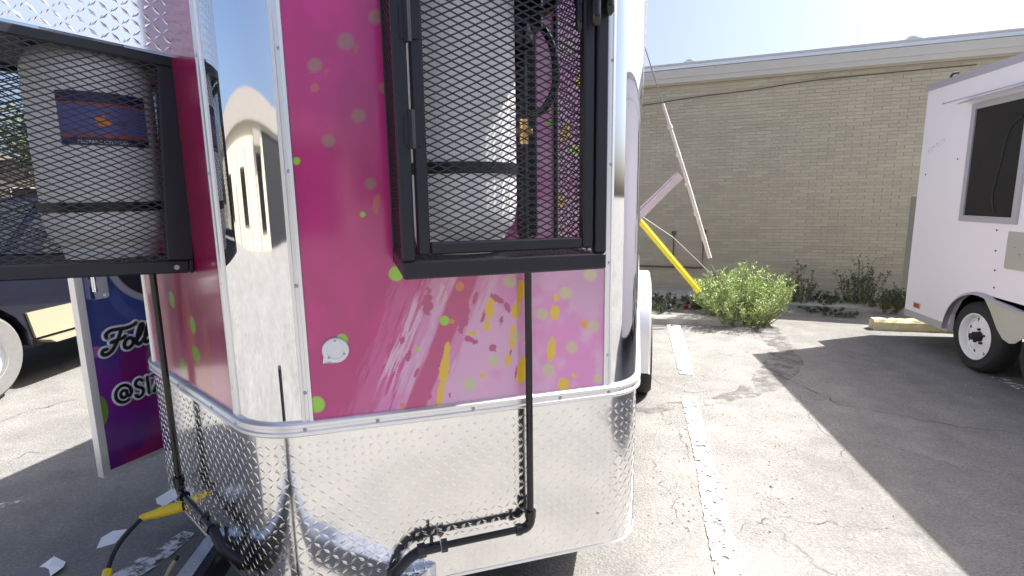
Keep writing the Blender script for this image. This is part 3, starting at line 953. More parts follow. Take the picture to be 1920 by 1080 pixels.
# lettering: round strokes, black over a wider pale outline
nrm = Vector((dnv[0], dnv[1], 0))
def strokes(lines, u0, z0, sx, sz, wb, ww, up, slant=0.0):
    bk, wh = MB(), MB()
    for L_ in lines:
        pts = [dp(u0 + (x + slant * y) * sx, 0, z0 + y * sz + up * (x * sx)) for x, y in L_]
        pts = smoothpath(pts, 6) if len(pts) > 2 else pts
        bk.tube([p + nrm * .0065 for p in pts], [wb] * len(pts), 8, squash=(nrm, .12))
        wh.tube([p + nrm * .0045 for p in pts], [ww] * len(pts), 8, squash=(nrm, .12))
        for p in (pts[0], pts[-1]):
            for mb_, r_, h_ in ((bk, wb, .0065), (wh, ww, .0045)):
                c_ = p + nrm * h_
                mb_.tube([c_ - nrm * (r_ * .1), c_ + nrm * (r_ * .1)], r_ * .96, 12)
    wh.build('lettering_outline', M['white_ink'], door, smooth='all')
    bk.build('lettering', M['black_ink'], door, smooth='all')
def circ(cx, cy, rx, ry, a0=0, a1=360, n=14):
    return [(cx + rx * math.cos(rad(a0 + (a1 - a0) * i / n)), cy + ry * math.sin(rad(a0 + (a1 - a0) * i / n))) for i in range(n + 1)]
follow = [
    [(.10, .72), (.06, .86), (.22, .99), (.50, .98), (.80, .95), (1.05, 1.0), (1.16, 1.08)],
    [(.62, .96), (.56, .62), (.47, .30), (.34, .06), (.15, -.02), (.02, .06), (.04, .20), (.16, .22)],
    [(.30, .46), (.50, .50), (.72, .53), (.80, .60)],
    circ(.98, .24, .17, .22, 60, 420) + [(1.10, .38), (1.22, .34)],
    [(1.18, .16), (1.38, .45), (1.48, .82), (1.42, .97), (1.33, .84), (1.28, .40), (1.34, .08), (1.48, .12), (1.56, .24)],
    [(1.52, .16), (1.70, .45), (1.80, .82), (1.74, .97), (1.65, .84), (1.60, .40), (1.66, .08), (1.80, .12), (1.88, .24)],
    circ(2.04, .24, .17, .22, 60, 420) + [(2.18, .38), (2.30, .36)],
    [(2.30, .42), (2.32, .12), (2.44, .04), (2.56, .22), (2.60, .42), (2.60, .14), (2.72, .04), (2.86, .24), (2.88, .44)]]
strokes(follow, .060, .968, .118, .105, .0085, .0185, .03, slant=.22)
handle = [circ(.45, .42, .17, .20, 20, 380) + [(.62, .60), (.62, .36), (.70, .24), (.84, .32), (.88, .52)] + circ(.45, .44, .43, .46, 10, 300),
          [(1.52, .84), (1.38, .95), (1.20, .90), (1.13, .72), (1.24, .56), (1.42, .46), (1.52, .28), (1.42, .06), (1.22, .0), (1.06, .14)],
          [(1.82, .02), (1.82, .94)],
          [(2.10, .94), (2.62, .94), (2.10, .02), (2.64, .02)]]
h2 = handle[:3]
strokes(h2, .092, .722, .083, .088, .0075, .0175, .02)
zz = [[(2.10, .93), (2.60, .93)], [(2.60, .93), (2.11, .03)], [(2.11, .03), (2.63, .03)]]
strokes(zz, .092, .722, .083, .088, .0075, .0175, .02)
for z in (.7, 1.6):
    MB().tube([dp(DW + .012, -.02, z), dp(DW + .012, -.02, z + .12)], .012, 10).build('door_hinge', M['trim'], door)

# ================================================================== TANK CAGES
def mesh_panel(mb, O, U, V, N, W, H, cw=.0375, ch=.0090, t=.0034, dpth=.0016):
    """expanded metal: zig-zag strands over a W x H rectangle at O along U, V"""
    nr = int(H / ch)
    nc = int(W / (cw / 2))
    cw2 = W / nc
    ch = H / nr
    def seg(a, b):
        d = (b - a).normalized()
        s = N.cross(d) * (t / 2)
        h = N * (dpth / 2)
        mb.add([a - s - h, a + s - h, a + s + h, a - s + h, b - s - h, b + s - h, b + s + h, b - s + h], [(0, 1, 5, 4), (1, 2, 6, 5), (2, 3, 7, 6), (3, 0, 4, 7)])
    for r in range(nr):
        for c in range(nc):
            up = (r + c) % 2
            a = O + U * (c * cw2) + V * ((r + (.04 if up else .96)) * ch)
            b = O + U * ((c + 1) * cw2) + V * ((r + (.96 if up else .04)) * ch)
            m_ = (a + b) / 2
            k = V * (ch * .10) * (1 if up else -1)
            seg(a, b)
    return mb

X_, Y_, Z_ = Vector((1, 0, 0)), Vector((0, 1, 0)), Vector((0, 0, 1))
def cage(side, s0, s1, D, z0, z1, label, back=.014):
    """local x runs to the viewer's right along the wall, y into the wall (wall at y=0), z up"""
    if side > 0:
        rz = -TAZ + (math.pi / 2 - HA)
        x0, x1 = s0, s1
    else:
        rz = -TAZ - (math.pi / 2 - HA)
        x0, x1 = -s1, -s0
    c = empty('propane_cage', APEX, rz, label, 'cage', 'black mesh propane cages on the trailer nose')
    T = .031
    HB_ = .042
    fr_ = MB()
    yf, yb = -D, -.004
    # posts
    for x in (x0, x1 - T):
        fr_.bbox(x, x + T, yf, yf + T, z0 + HB_, z1 - T)
        if side < 0:
            fr_.bbox(x, x + T, yb - back, yb, z0 + HB_, z1 - T)
        elif x == x0:
            fr_.bbox(x, x + .014, yb - .012, yb, z0 + HB_, z1 - T)
        else:
            fr_.bbox(x + T - .014, x + T, yb - .012, yb, z0 + HB_, z1 - T)
    for z, hh in ((z0, HB_), (z1 - T, T)):
        fr_.bbox(x0, x1, yf, yf + T, z, z + hh)
        fr_.bbox(x0, x1, yb - .014, yb, z, z + hh)
        for x in (x0, x1 - T):
            fr_.bbox(x + .001, x + T - .001, yf + T, yb - .014, z + .001, z + hh - .001)
    frame = fr_.build('frame', M['black'], c)
    def panel(name, O, U, V, N, W, H, parent=c):
        o = mesh_panel(MB(), O, U, V, N, W, H).build(name, M['mesh'], parent)
        o['kind'] = 'stuff'
        return o
    zi, zt = z0 + HB_, z1 - T
    H = zt - zi
    panel('side_mesh', Vector((x0 + .006, yf + T * .5, zi)), Y_, Z_, X_, D - .05, H)
    panel('side_mesh', Vector((x1 - .006, yf + T * .5, zi)), Y_, Z_, X_, D - .05, H)
    panel('floor_mesh', Vector((x0 + .02, yf + .02, z0 + .036)), X_, Y_, Z_, x1 - x0 - .04, D - .05)
    MB().box(x0 + T + .001, x1 - T - .001, yf + T + .001, yb - .016, z1 - .012, z1 - .006).build('top_sheet', M['black'], c)
    # door on the front
    a, b = x0 + T + .007, x1 - T - .005
    zd0, zd1 = zi + .014, zt - .008
    dr = MB()
    w = .029
    dr.bbox(a, a + w, yf + .002, yf + .034, zd0, zd1).bbox(b - w, b, yf + .002, yf + .034, zd0, zd1)
    dr.bbox(a + w, b - w, yf + .003, yf + .033, zd0, zd0 + w).bbox(a + w, b - w, yf + .003, yf + .033, zd1 - w, zd1)
    d_ = dr.build('cage_door', M['black'], c)
    panel('door_mesh', Vector((a + w * .7, yf + .030, zd0 + w * .7)), X_, Z_, -Y_, b - a - w * 1.4, zd1 - zd0 - w * 1.4, d_)
    for z in (z0 + .30, z1 - .25):
        MB().tube([(a - .003, yf - .002, z), (a - .003, yf - .002, z + .085)], .0085, 10).bar((a - .02, yf - .001, z + .042), (a + .02, yf - .001, z + .042), .004, .07).build('hinge', M['black'], d_)
    return c, (x0, x1)

cage_r, _ = cage(1, .413, .935, .36, 1.462, 2.24, 'black mesh propane cage on the right nose face, over the round white cover')
cage_l, (lx0, lx1) = cage(-1, .365, .90, .53, 1.425, 2.085, 'black mesh propane cage at the left edge, below the tread plate sheet', back=.075)
# the left cage hangs slightly out of level, its outer edge up
Mx = cage_l.matrix_basis.copy()
piv = Vector((0, 0, 1.45))
TILT = rad(-3.5)
cage_l.matrix_basis = Matrix.Translation(APEX) @ Matrix.Rotation(-TAZ - (math.pi / 2 - HA), 4, 'Z') @ Matrix.Translation(piv) @ Matrix.Rotation(TILT, 4, 'X') @ Matrix.Translation(-piv)

# tread plate sheet above the left cage (child of the cage) with a wall flange, the magenta reflection put in its colour
zt0 = 2.09
pl_ = MB().box(lx1 - .004, lx1 - .001, -.60, -.006, zt0, 2.55).build('tread_sheet', M['plate'], cage_l)
mb = MB()
for i in range(23):
    for j in range(18):
        lug(mb, Vector((lx1 - .001, -.585 + i * .0255, zt0 + .015 + j * .0255)), Y_, Z_, X_, rad(45) if (i + j) % 2 else rad(-45))
oo = mb.build('tread_lugs', M['lug'], pl_)
oo['kind'] = 'stuff'
fl = MB().box(lx1 + .0, lx1 + .205, -.010, -.006, zt0 - .02, 2.55).build('wall_flange', M['reflection_pink'], cage_l)
mb = MB()
for i in range(8):
    for j in range(18):
        lug(mb, Vector((lx1 + .013 + i * .0255, -.010, zt0 + .0 + j * .0255)), X_, Z_, -Y_, rad(45) if (i + j) % 2 else rad(-45))
oo = mb.build('tread_lugs', M['reflection_pink'], fl)
oo['kind'] = 'stuff'
MB().tube([(lx1 - .02, -.055, 1.445), (lx1 + .004, -.055, 1.445)], .008, 10).build('bolt', M['screw'], cage_l)

# ---------------------------------------------------------------- propane tanks
def tank(side, s, d, z0, H, r, label, material, strap_z, lab=None):
    P = APEX + np.array(tn) * 0
    x, y, _ = face(side, s, d, 0)
    w = APEX + tn * x + tt * y
    t_ = empty('propane_tank', (w[0], w[1], z0), 0, label, 'gas tank', 'propane tanks in the cages')
    prof = [(r * .82, 0), (r * .82, .03)]
    pf = [(0, .035), (r * .5, .032), (r * .8, .045), (r * .95, .075), (r, .12), (r, H - .16)]
    for k in range(1, 9):
        a = math.pi / 2 * k / 8
        pf.append((r * math.cos(a) if k < 8 else 0.0, H - .16 + .11 * math.sin(a)))
    MB().lathe(pf, 48).build('body', material, t_, smooth='all')
    MB().lathe([(r * .72, .0), (r * .74, .0), (r * .80, .055), (r * .78, .055)], 32).build('foot_ring', material, t_, smooth=True)
    MB().lathe([(r * 1.001, H * .45), (r * 1.006, H * .45), (r * 1.006, H * .45 + .006), (r * 1.001, H * .45 + .006)], 48).build('weld_band', material, t_)
    cr = MB()
    for a0 in np.linspace(rad(40), rad(320), 25):
        pass
    rows = [[(r * .62 * math.cos(a), r * .62 * math.sin(a), z) for a in np.linspace(rad(40), rad(320), 30)] for z in (H - .09, H + .04)]
    cr.grid(rows)
    rows2 = [[(r * .60 * math.cos(a), r * .60 * math.sin(a), z) for a in np.linspace(rad(40), rad(320), 30)] for z in (H - .09, H + .04)]
    cr.grid(rows2).grid([rows[1], rows2[1]])
    cr.build('collar', material, t_, smooth=True)
    MB().lathe([(.02, H - .06), (.02, H), (.014, H + .01), (.014, H + .04), (.028, H + .04), (.028, H + .055), (0, H + .055)], 14).tube([(0, 0, H + .01), (.05, -.03, H + .01)], .012, 10).build('valve', M['brass'], t_)
    MB().lathe([(r + .001, strap_z - .014), (r + .005, strap_z - .014), (r + .005, strap_z + .014), (r + .001, strap_z + .014)], 48).build('strap', M['black'], t_)
    return t_
def toward_cam(t_):
    return math.atan2(-t_.location.y, -t_.location.x)
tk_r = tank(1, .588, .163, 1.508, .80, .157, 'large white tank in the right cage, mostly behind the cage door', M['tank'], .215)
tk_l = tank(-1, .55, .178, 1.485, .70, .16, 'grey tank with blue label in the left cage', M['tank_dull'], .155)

def wrap(mb, r, a0, a1, z0, z1, sag=0.0, n=20):
    rows = []
    for z in (z0, z1):
        rows.append([(r * math.cos(a0 + (a1 - a0) * i / n), r * math.sin(a0 + (a1 - a0) * i / n), z + sag * (i / n) ** 2) for i in range(n + 1)])
    return mb.grid(rows)
ac = toward_cam(tk_l)
A0, A1 = ac - rad(30), ac + rad(52)
r_ = .1606
lab = wrap(MB(), r_, A0, A1, .335, .475).build('label', M['label_blue'], tk_l)
wrap(MB(), r_ + .0004, A0, A1, .448, .478).build('label_border', M['label_navy'], lab)
wrap(MB(), r_ + .0004, A0, A1, .330, .352).build('label_border', M['label_navy'], lab)
wrap(MB(), r_ + .0004, A0, A1, .441, .4475).build('label_stripe', M['label_red'], lab)
wrap(MB(), r_ + .0004, A0, A1, .3525, .361).build('label_stripe', M['label_red'], lab)
def on_tank(pts, rr):
    return [(rr * math.cos(ac + a / .16), rr * math.sin(ac + a / .16), z) for a, z in pts]
fl_ = [(.010, .385), (.028, .383), (.040, .393), (.036, .408), (.026, .402), (.024, .418), (.012, .406), (.004, .412), (.002, .396)]
MB().add(on_tank(fl_, r_ + .0008) + on_tank([(.02, .397)], r_ + .0012), [(i, (i + 1) % 9, 9) for i in range(9)]).build('flame_mark', M['flame'], lab)
def tank_text(body, a0, z0, size, material, name):
    cu = bpy.data.curves.new('t', 'FONT')
    cu.body = body
    cu.size = size
    ob = bpy.data.objects.new('t', cu)
    col.objects.link(ob)
    dg = bpy.context.evaluated_depsgraph_get()
    me = bpy.data.meshes.new_from_object(ob.evaluated_get(dg))
    bpy.data.objects.remove(ob)
    for v in me.vertices:
        a = ac + (a0 + v.co.x) / .16
        zz_ = z0 + v.co.y
        v.co = ((r_ + .001) * math.cos(a), (r_ + .001) * math.sin(a), zz_)
    me.materials.clear()
    me.materials.append(material)
    o = bpy.data.objects.new(name, me)
    col.objects.link(o)
    o.parent = lab
tank_text('PROPANE CYLINDER', -.045, .335, .013, M['white_ink'], 'label_print')
tank_text('ano', .044, .390, .022, M['label_navy'], 'label_print')

# regulator, hoses and black pipe column inside / above the right cage (parts of the right cage)
reg = MB().bbox(.795, .855, -.045, -.012, 1.53, 2.2, .006).build('backing_bar', M['black'], cage_r)
MB().tube([(.80, -.075, 1.50), (.80, -.075, 2.2)], .014, 10).build('riser_pipe', M['black'], cage_r, smooth=True)
MB().tube([(.795, -.10, 1.80), (.795, -.10, 1.87)], .013, 10).tube([(.775, -.10, 1.835), (.82, -.10, 1.835)], .010, 6).tube([(.80, -.125, 1.835), (.80, -.08, 1.835)], .012, 6).build('brass_valve', M['brass'], cage_r)
MB().lathe([(0, 0), (.05, .005), (.055, .03), (.05, .05), (.03, .06), (.03, .09), (0, .09)], 18, (.76, -.14, 2.05)).bbox(.73, .83, -.18, -.06, 2.09, 2.2, .008).build('regulator', M['gloss_black'], cage_r, smooth=True)
MB().tube(smoothpath([(.79, -.10, 2.18), (.86, -.14, 2.08), (.875, -.15, 1.97), (.85, -.13, 1.90), (.815, -.10, 1.88)], 6), .011, 10).build('hose', M['gloss_black'], cage_r, smooth=True)
MB().tube(smoothpath([(.74, -.12, 2.2), (.80, -.2, 2.13), (.84, -.22, 2.14), (.87, -.2, 2.2)], 6), .012, 10).build('hose', M['gloss_black'], cage_r, smooth=True)
for (x, y, zb) in ((.868, -.335, 2.045), (.886, -.385, 2.045), (.925, -.375, 2.075)):
    MB().tube([(x, y, zb + .16), (x, y, zb + .03), (x, y, zb + .008), (x, y, zb)], [.0125, .0125, .012, .006], 14).tube([(x, y, zb + .06), (x, y, zb + .075)], .015, 12).build('pipe_stub', M['gloss_black'], cage_r, smooth=True)

# ---------------------------------------------------------------- power cord
cord = empty('power_cord', ground(330, 980), 0, 'black power cord with yellow plug hanging below the left skirt', 'cord')
o_ = Vector(cord.location)
cp = [Vector(ground(x, y, z)) - o_ for x, y, z in [(345, 948, .40), (300, 960, .385), (268, 970, .37), (245, 993, .35), (222, 1022, .32), (208, 1050, .29), (200, 1078, .27), (194, 1120, .24)]]
MB().tube(smoothpath(cp[2:], 6), .0085, 10).build('cable', M['black'], cord, smooth=True)
v = cp[0] - cp[2]
MB().tube([cp[0] + v * .02, cp[0] - v * .25, cp[0] - v * .55, cp[0] - v * .85, cp[2], cp[2] - v * .06], [.024, .0245, .022, .0155, .0135, .012], 14).build('plug', M['yellow'], cord, smooth=True)
mb = MB()
for k in range(4):
    c_ = cp[2] + v * (.02 + .06 * k)
    mb.tube([c_, c_ + v * .02], .0155 + .0005 * k, 12)
mb.build('strain_relief', M['yellow'], cord)
MB().tube([cp[0] + v * .02, cp[0] + v * .2], .027, 14).build('socket', M['black'], cord)
q0, q1 = cp[6] + (cp[5] - cp[6]) * .25, cp[6] - (cp[5] - cp[6]) * .5
MB().tube([q0, q1], .0165, 12).build('plug', M['yellow'], cord, smooth=True)
def sheet(name, pts, material, parent, th=.0012):
    P = [Vector(p) for p in pts]
    n_ = (P[1] - P[0]).cross(P[-1] - P[0]).normalized() * th
    k = len(P)
    return MB().add(P + [p + n_ for p in P], [tuple(range(k)), tuple(reversed(range(k, 2 * k)))] + [(i, (i + 1) % k, k + (i + 1) % k, k + i) for i in range(k)]).build(name, material, parent)
G = lambda x, y, z: Vector(ground(x, y, z)) - o_
sheet('warning_tag', [G(292, 935, .415), G(329, 912, .43), G(336, 930, .42), G(307, 950, .405), (G(300, 946, .408)), G(294, 944, .41)], M['paper'], cord)
sheet('warning_tag', [G(181, 1028, .33), G(190, 1008, .33), G(212, 995, .335), G(238, 992, .34), G(216, 1018, .33)], M['paper'], cord)

# litter
p = ground(95, 1072)
t_ = MB().add([(-.06, -.03, .004), (.03, -.05, .006), (.07, -.01, .03), (.03, .05, .012), (-.03, .06, .035), (-.07, .02, .008), (0, 0, .03), (-.02, -.02, .012)],
              [(0, 1, 7), (1, 2, 6), (2, 3, 6), (3, 4, 6), (4, 5, 6), (5, 0, 7), (7, 1, 6), (5, 7, 6)]).build('paper_scrap', M['paper'])
t_.location = p
tag(t_, 'crumpled white paper scrap on shaded ground at lower left', 'litter')
p = ground(318, 1068, .2)
rp = empty('rope_end', (p[0], p[1], 0), 0, 'tan rope end with dark tip beside the tongue rail', 'rope')
MB().tube(smoothpath([(-.06, -.06, .02), (-.035, -.03, .12), (0, 0, .2), (.018, .018, .232)], 5), .008, 10).build('rope', mat('tan_rope', (.4, .33, .22), .8, var=.2, vscale=60), rp, smooth=True)
MB().tube([(.017, .017, .23), (.024, .024, .242)], .0085, 10).build('rope_tip', M['black'], rp)
for px, c, nm, lb in (((1252, 579), 'paper', 'crushed_can', 'small white and blue can lying under the brick wall'), ((1290, 579), 'red_paint', 'crushed_can', 'small red can lying under the brick wall')):
    p = ground(*px)
    t_ = empty(nm, (p[0], p[1], 0), .4, lb, 'can', 'cans littering the wall base')
    MB().lathe([(0, -.06), (.028, -.06), (.033, -.05), (.031, .0), (.033, .05), (.028, .06), (0, .06)], 14, (0, 0, .033), 'x').build('can_body', M[c], t_, smooth=True)
    MB().lathe([(.0335, -.02), (.0335, .02)], 14, (0, 0, .033), 'x').build('can_band', M['label_blue'] if c == 'paper' else M['white_ink'], t_)

# ================================================================== WHITE TRAILER
WAZ = rad(9.2)
wn_, wt_ = Vector((math.cos(WAZ), -math.sin(WAZ), 0)), Vector((math.sin(WAZ), math.cos(WAZ), 0))
wtr = empty('white_trailer', wn_ * 3.45 + wt_ * 6.6, -WAZ, 'plain white enclosed trailer with dark window parked on the right', 'trailer')
# local: x into the trailer (0 = near side wall), y forward along +wt, far end at y=0, near end negative; z up
TL, TH, ZB = 5.2, 2.70, .275
WC = (-1.215, -2.06)
out = [(0, ZB + .005), (0, TH), (-TL, TH), (-TL, ZB + .1)]
arch = []
for a in np.linspace(0, math.pi, 15):
    arch.append((-1.215 + .43 * math.cos(a), .30 + .43 * math.sin(a)))
out_wall = [(0, ZB), (0, TH), (-TL, TH), (-TL, ZB)] + [(-2.50, ZB), (-2.50, .45), (-2.4, .62), (-2.25, .70), (-1.2, .72), (-1.0, .69), (-.88, .60), (-.80, .45), (-.79, ZB)]
MB().prism(out_wall, lambda p, t: (t, p[0], p[1]), 0, .04).build('side_wall', M['white_paint'], wtr)
MB().box(.041, 2.1, -TL, -.002, .74, TH).build('body', M['white_paint'], wtr)
MB().box(.041, 2.1, -.78, -.002, ZB, .739).box(.041, 2.1, -TL, -2.51, ZB, .739).box(.5, 1.6, -2.509, -.781, .3, .739).build('under_body', M['black'], wtr)
MB().box(-.006, .0, -.79, -.001, ZB - .012, ZB + .062).build('bottom_rail', M['grey_trim'], wtr)
MB().prism([(-.012, TH - .01), (-.012, TH + .055), (.05, TH + .075), (2.1, TH + .075), (2.1, TH)], lambda p, t: (p[0], t, p[1]), -TL, .012).build('roof', M['grey_trim'], wtr)
MB().box(-.008, .0, -TL, -.28, 2.515, 2.522).build('awning_rail', M['grey_trim'], wtr)
MB().tube([(-.02, -.40, TH + .06), (-.02, -.44, TH + .085), (.02, -.45, TH + .085)], .012, 8).build('roof_hook', M['black'], wtr)
# window y -0.80 .. -1.75?, z 1.38 .. 2.41
wy0, wy1, wz0, wz1 = -.775, -1.50, 1.36, 2.44
fw = .055
wnd = MB().box(-.022, .002, wy1, wy1 + fw, wz0 + fw, wz1 - fw).box(-.022, .002, wy0 - fw, wy0, wz0 + fw, wz1 - fw).box(-.023, .002, wy1, wy0, wz0, wz0 + fw).box(-.023, .002, wy1, wy0, wz1 - fw, wz1).build('window', M['grey_trim'], wtr)
MB().box(-.008, -.004, wy1 + fw, wy0 - fw, wz0 + fw, wz1 - fw).build('pane', M['dark_glass'], wnd)
MB().prism([(-.095, wz1 + .012), (-.0, wz1 + .05), (-.0, wz1 + .06), (-.098, wz1 + .022)], lambda p, t: (p[0], t, p[1]), wy1 - .1, wy0 + .09).build('drip_cap', M['grey_trim'], wnd)
MB().tube(smoothpath([(-.0115, -1.22, 1.45), (-.0115, -1.17, 1.6), (-.0115, -1.22, 1.9), (-.0115, -1.27, 2.15), (-.0115, -1.4, 2.25)], 5), .012, 8, squash=(Vector((1, 0, 0)), .2)).build('hose_reflection', M['dark_matte'], wnd)  # thin dark strip standing in for a hose reflected in the glass
vt = MB().box(-.012, .0, -1.95, -1.425, .985, 1.30).build('vent_plate', M['alu_fender'], wtr)
MB().bbox(-.014, .0, -.27, -.18, .395, .435, .006).build('marker_light', M['orange_lens'], wtr)
MB().box(-.0045, -.0, -.285, -.165, .385, .445).build('marker_base', M['grey_trim'], wtr)
for y, z in ((-.12, 1.82), (-.62, 1.95), (-1.27, 1.30), (-1.29, 1.12), (-1.31, .95), (-1.33, .80), (-.3, 2.52)):
    MB().lathe([(0, -.003), (.008, -.003), (.009, 0)], 10, (-.001, y, z), 'x').build('rivet', M['black'], wtr)
mb = MB()
random.seed(3)
for k in range(26):
    y, z = -.12 - k * .010 - random.uniform(0, .006), 2.06 + k * .0035 + random.uniform(-.02, .02)
    mb.box(-.0025, -.0005, y - random.uniform(.003, .010), y, z, z + random.uniform(.003, .014))
mb.build('glue_residue', M['grey_trim'], wtr)
# tandem fender
top = []
for a in np.linspace(rad(175), rad(20), 14):
    top.append((-1.215 - .445 * math.cos(a) * -1 * -1, .30 + .445 * math.sin(a)))
fpts = [(-.775, .29)] + [(-1.215 + .44 * math.cos(a), .30 + .43 * math.sin(a)) for a in np.linspace(rad(8), rad(112), 12)] + [(-1.55, .685), (-1.72, .665), (-1.9, .685)] + [(-2.06 + .44 * math.cos(a), .30 + .43 * math.sin(a)) for a in np.linspace(rad(68), rad(172), 12)] + [(-2.5, .29)]
MB().grid([[(.0, y, z) for y, z in fpts], [(-.035, y, z + .004) for y, z in fpts], [(-.055, y, z - .002) for y, z in fpts], [(-.058, y * 1.0, z - .022) for y, z in fpts]]).build('fender', M['grey_trim'], wtr, smooth=True)
lip = [(-1.30, .705), (-1.5, .675), (-1.72, .655), (-1.95, .675), (-2.0, .66), (-1.90, .58), (-1.80, .46), (-1.72, .395), (-1.66, .38), (-1.58, .40), (-1.5, .47), (-1.40, .60)]
MB().prism(lip, lambda p, t: (t, p[0], p[1]), -.052, -.046).build('fender_apron', M['alu_fender'], wtr)
# wheels
def spoke_wheel(cy):
    w = MB().lathe([(.205, -.09), (.285, -.098), (.315, -.075), (.325, -.03), (.325, .03), (.315, .075), (.285, .098), (.205, .09)], 44, (.06, cy, .325), 'x').build('wheel', M['rubber'], wtr, smooth=True)
    xo = .06
    rim = MB().lathe([(.208, -.088), (.214, -.094), (.205, -.095), (.19, -.075), (.186, -.04), (.172, -.036)], 40, (xo, cy, .325), 'x').build('rim', M['rim'], w, smooth=True)
    mb = MB()
    for k in range(8):
        a0 = 2 * math.pi * k / 8
        def pp(r, a, h):
            return (xo + h, cy + r * math.cos(a), .325 + r * math.sin(a))
        # spoke wedge between two holes: narrow outside of the hole, wide in the hub
        h0, h1 = -.034, -.05
        q_ = [(.176, a0 - .27), (.176, a0 + .27), (.135, a0 + .385), (.085, a0 + .3927), (.085, a0 - .3927), (.135, a0 - .385)]
        hh = [h0, h0, -.042, h1, h1, -.042]
        n_ = len(q_)
        mb.add([pp(r, a, h) for (r, a), h in zip(q_, hh)] + [pp(r, a, h + .006) for (r, a), h in zip(q_, hh)], [tuple(range(n_)), tuple(reversed(range(n_, 2 * n_)))] + [(i, (i + 1) % n_, n_ + (i + 1) % n_, n_ + i) for i in range(n_)])
    mb.build('spoke_disc', M['rim'], w)
    MB().lathe([(.088, -.05), (.05, -.052), (.048, -.05)], 24, (xo, cy, .325), 'x').build('hub_plate', M['rim'], w)
    MB().lathe([(.045, -.052), (.043, -.085), (.032, -.10), (.03, -.125), (0, -.128)], 18, (xo, cy, .325), 'x').build('hub_cap', M['rubber'], w, smooth=True)
    mb = MB()
    for k in range(5):
        a = 2 * math.pi * k / 5 + .3
        mb.tube([(xo - .05, cy + .066 * math.cos(a), .325 + .066 * math.sin(a)), (xo - .072, cy + .066 * math.cos(a), .325 + .066 * math.sin(a))], .011, 6)
    mb.build('lug_nuts', M['rubber'], w)
    MB().lathe([(.19, .0), (.0, .0)], 24, (xo, cy, .325), 'x').build('brake_drum', M['black'], w)
spoke_wheel(WC[0])
spoke_wheel(WC[1])
rb = MB().bbox(.06, 1.2, .004, .24, .55, 1.60, .01).build('rear_box', M['grey_box'], wtr)
MB().box(.057, .06, .04, .20, .62, 1.5).build('box_door', M['grey_box'], rb)

# ================================================================== GUY WIRES
pole = empty('utility_pole', (0.2, 7.45, 0), 0, 'wooden utility pole standing behind the food trailer', 'pole')
MB().lathe([(0, 0), (.15, 0), (.14, 3), (.11, 9), (0, 9)], 18).build('post', M['bark'], pole, smooth=True)
MB().box(-1.1, 1.1, -.18, -.06, 8.3, 8.42).build('crossarm', M['bark'], pole)
Gp = Vector(ground(1395, 612))
gw = empty('guy_wire', Gp, 0, 'tall steel guy wire with a long dirty white guard running into the weed', 'wire', 'guy wires anchored at the weed')
top_ = Vector(depth(1200, 60, 7.0))
gt, gb = Vector(depth(1243, 195, 6.95)), Vector(depth(1331, 484, 6.7))
end_ = top_ + (top_ - gt) * 4.2
MB().tube([Vector((0, 0, 0)), Vector(depth(1348, 520, 6.66)) - Gp, gb - Gp, gt - Gp, top_ - Gp, end_ - Gp], .0075, 6).build('cable', M['wire'], gw)
MB().tube([gb - Gp, (gb + gt) / 2 - Gp + Vector((.01, 0, 0)), gt - Gp], [.026, .024, .018], 8).build('guard', M['guard_white'], gw, smooth=True)
mb = MB()
for f_ in (.12, .28, .47, .66, .84):
    c_ = gb.lerp(gt, f_) - Gp
    mb.tube([c_, c_ + (gt - gb).normalized() * .05], .031, 8)
mb.build('guard_clip', M['guard_white'], gw)
MB().tube([Vector((0, 0, 0)), Vector((-.10, .02, .30))], .012, 8).build('anchor_rod', M['wire'], gw)
g2 = Vector(ground(1352, 606))
gy = empty('guy_wire', g2, 0, 'lower guy wire in a bright yellow plastic guard slanting into the weed', 'wire', 'guy wires anchored at the weed')
ya, yb_ = Vector(depth(1190, 402, 7.02)), Vector(depth(1312, 547, 6.75))
MB().tube([Vector((0, 0, 0)), yb_ - g2, ya - g2, Vector((.2, 7.45, 3.1)) - g2], .0075, 6).build('cable', M['wire'], gy)
MB().tube([yb_ - g2, ya - g2], [.026, .03], 10).build('guard', M['guard_yellow'], gy, smooth=True)
MB().bar(yb_ - g2, ya - g2, .012, .075).build('guard_fin', M['guard_yellow'], gy)
g3 = Vector(ground(1372, 600))
g3o = empty('guy_wire', g3, 0, 'thin bare wire crossing in front of the brick wall', 'wire', 'guy wires anchored at the weed')
MB().tube([Vector((0, 0, 0)), Vector(depth(1342, 522, 6.9)) - g3, Vector(depth(1262, 445, 7.1)) - g3, Vector((.25, 7.4, 2.4)) - g3], .0045, 6).build('cable', M['wire'], g3o)
MB().tube([Vector(depth(1342, 522, 6.9)) - g3, Vector(depth(1338, 508, 6.9)) - g3, Vector(depth(1333, 497, 6.9)) - g3], [.012, .02, .012], 8).build('turnbuckle', M['wire'], g3o)
pa, pb = Vector(depth(1192, 413, 6.93)), Vector(depth(1276, 329, 6.85))
stp = MB().bar(pa, pb, .03, .09, (0, -.4, 1)).bar(pa + Vector((0, .03, .03)), pb + Vector((0, .03, .0)), .012, .13, (0, -.4, 1)).build('guard_strip', M['guard_pink'])
tag(stp, 'pale pink plastic strip slanting up from the yellow guard to the white one', 'strip')

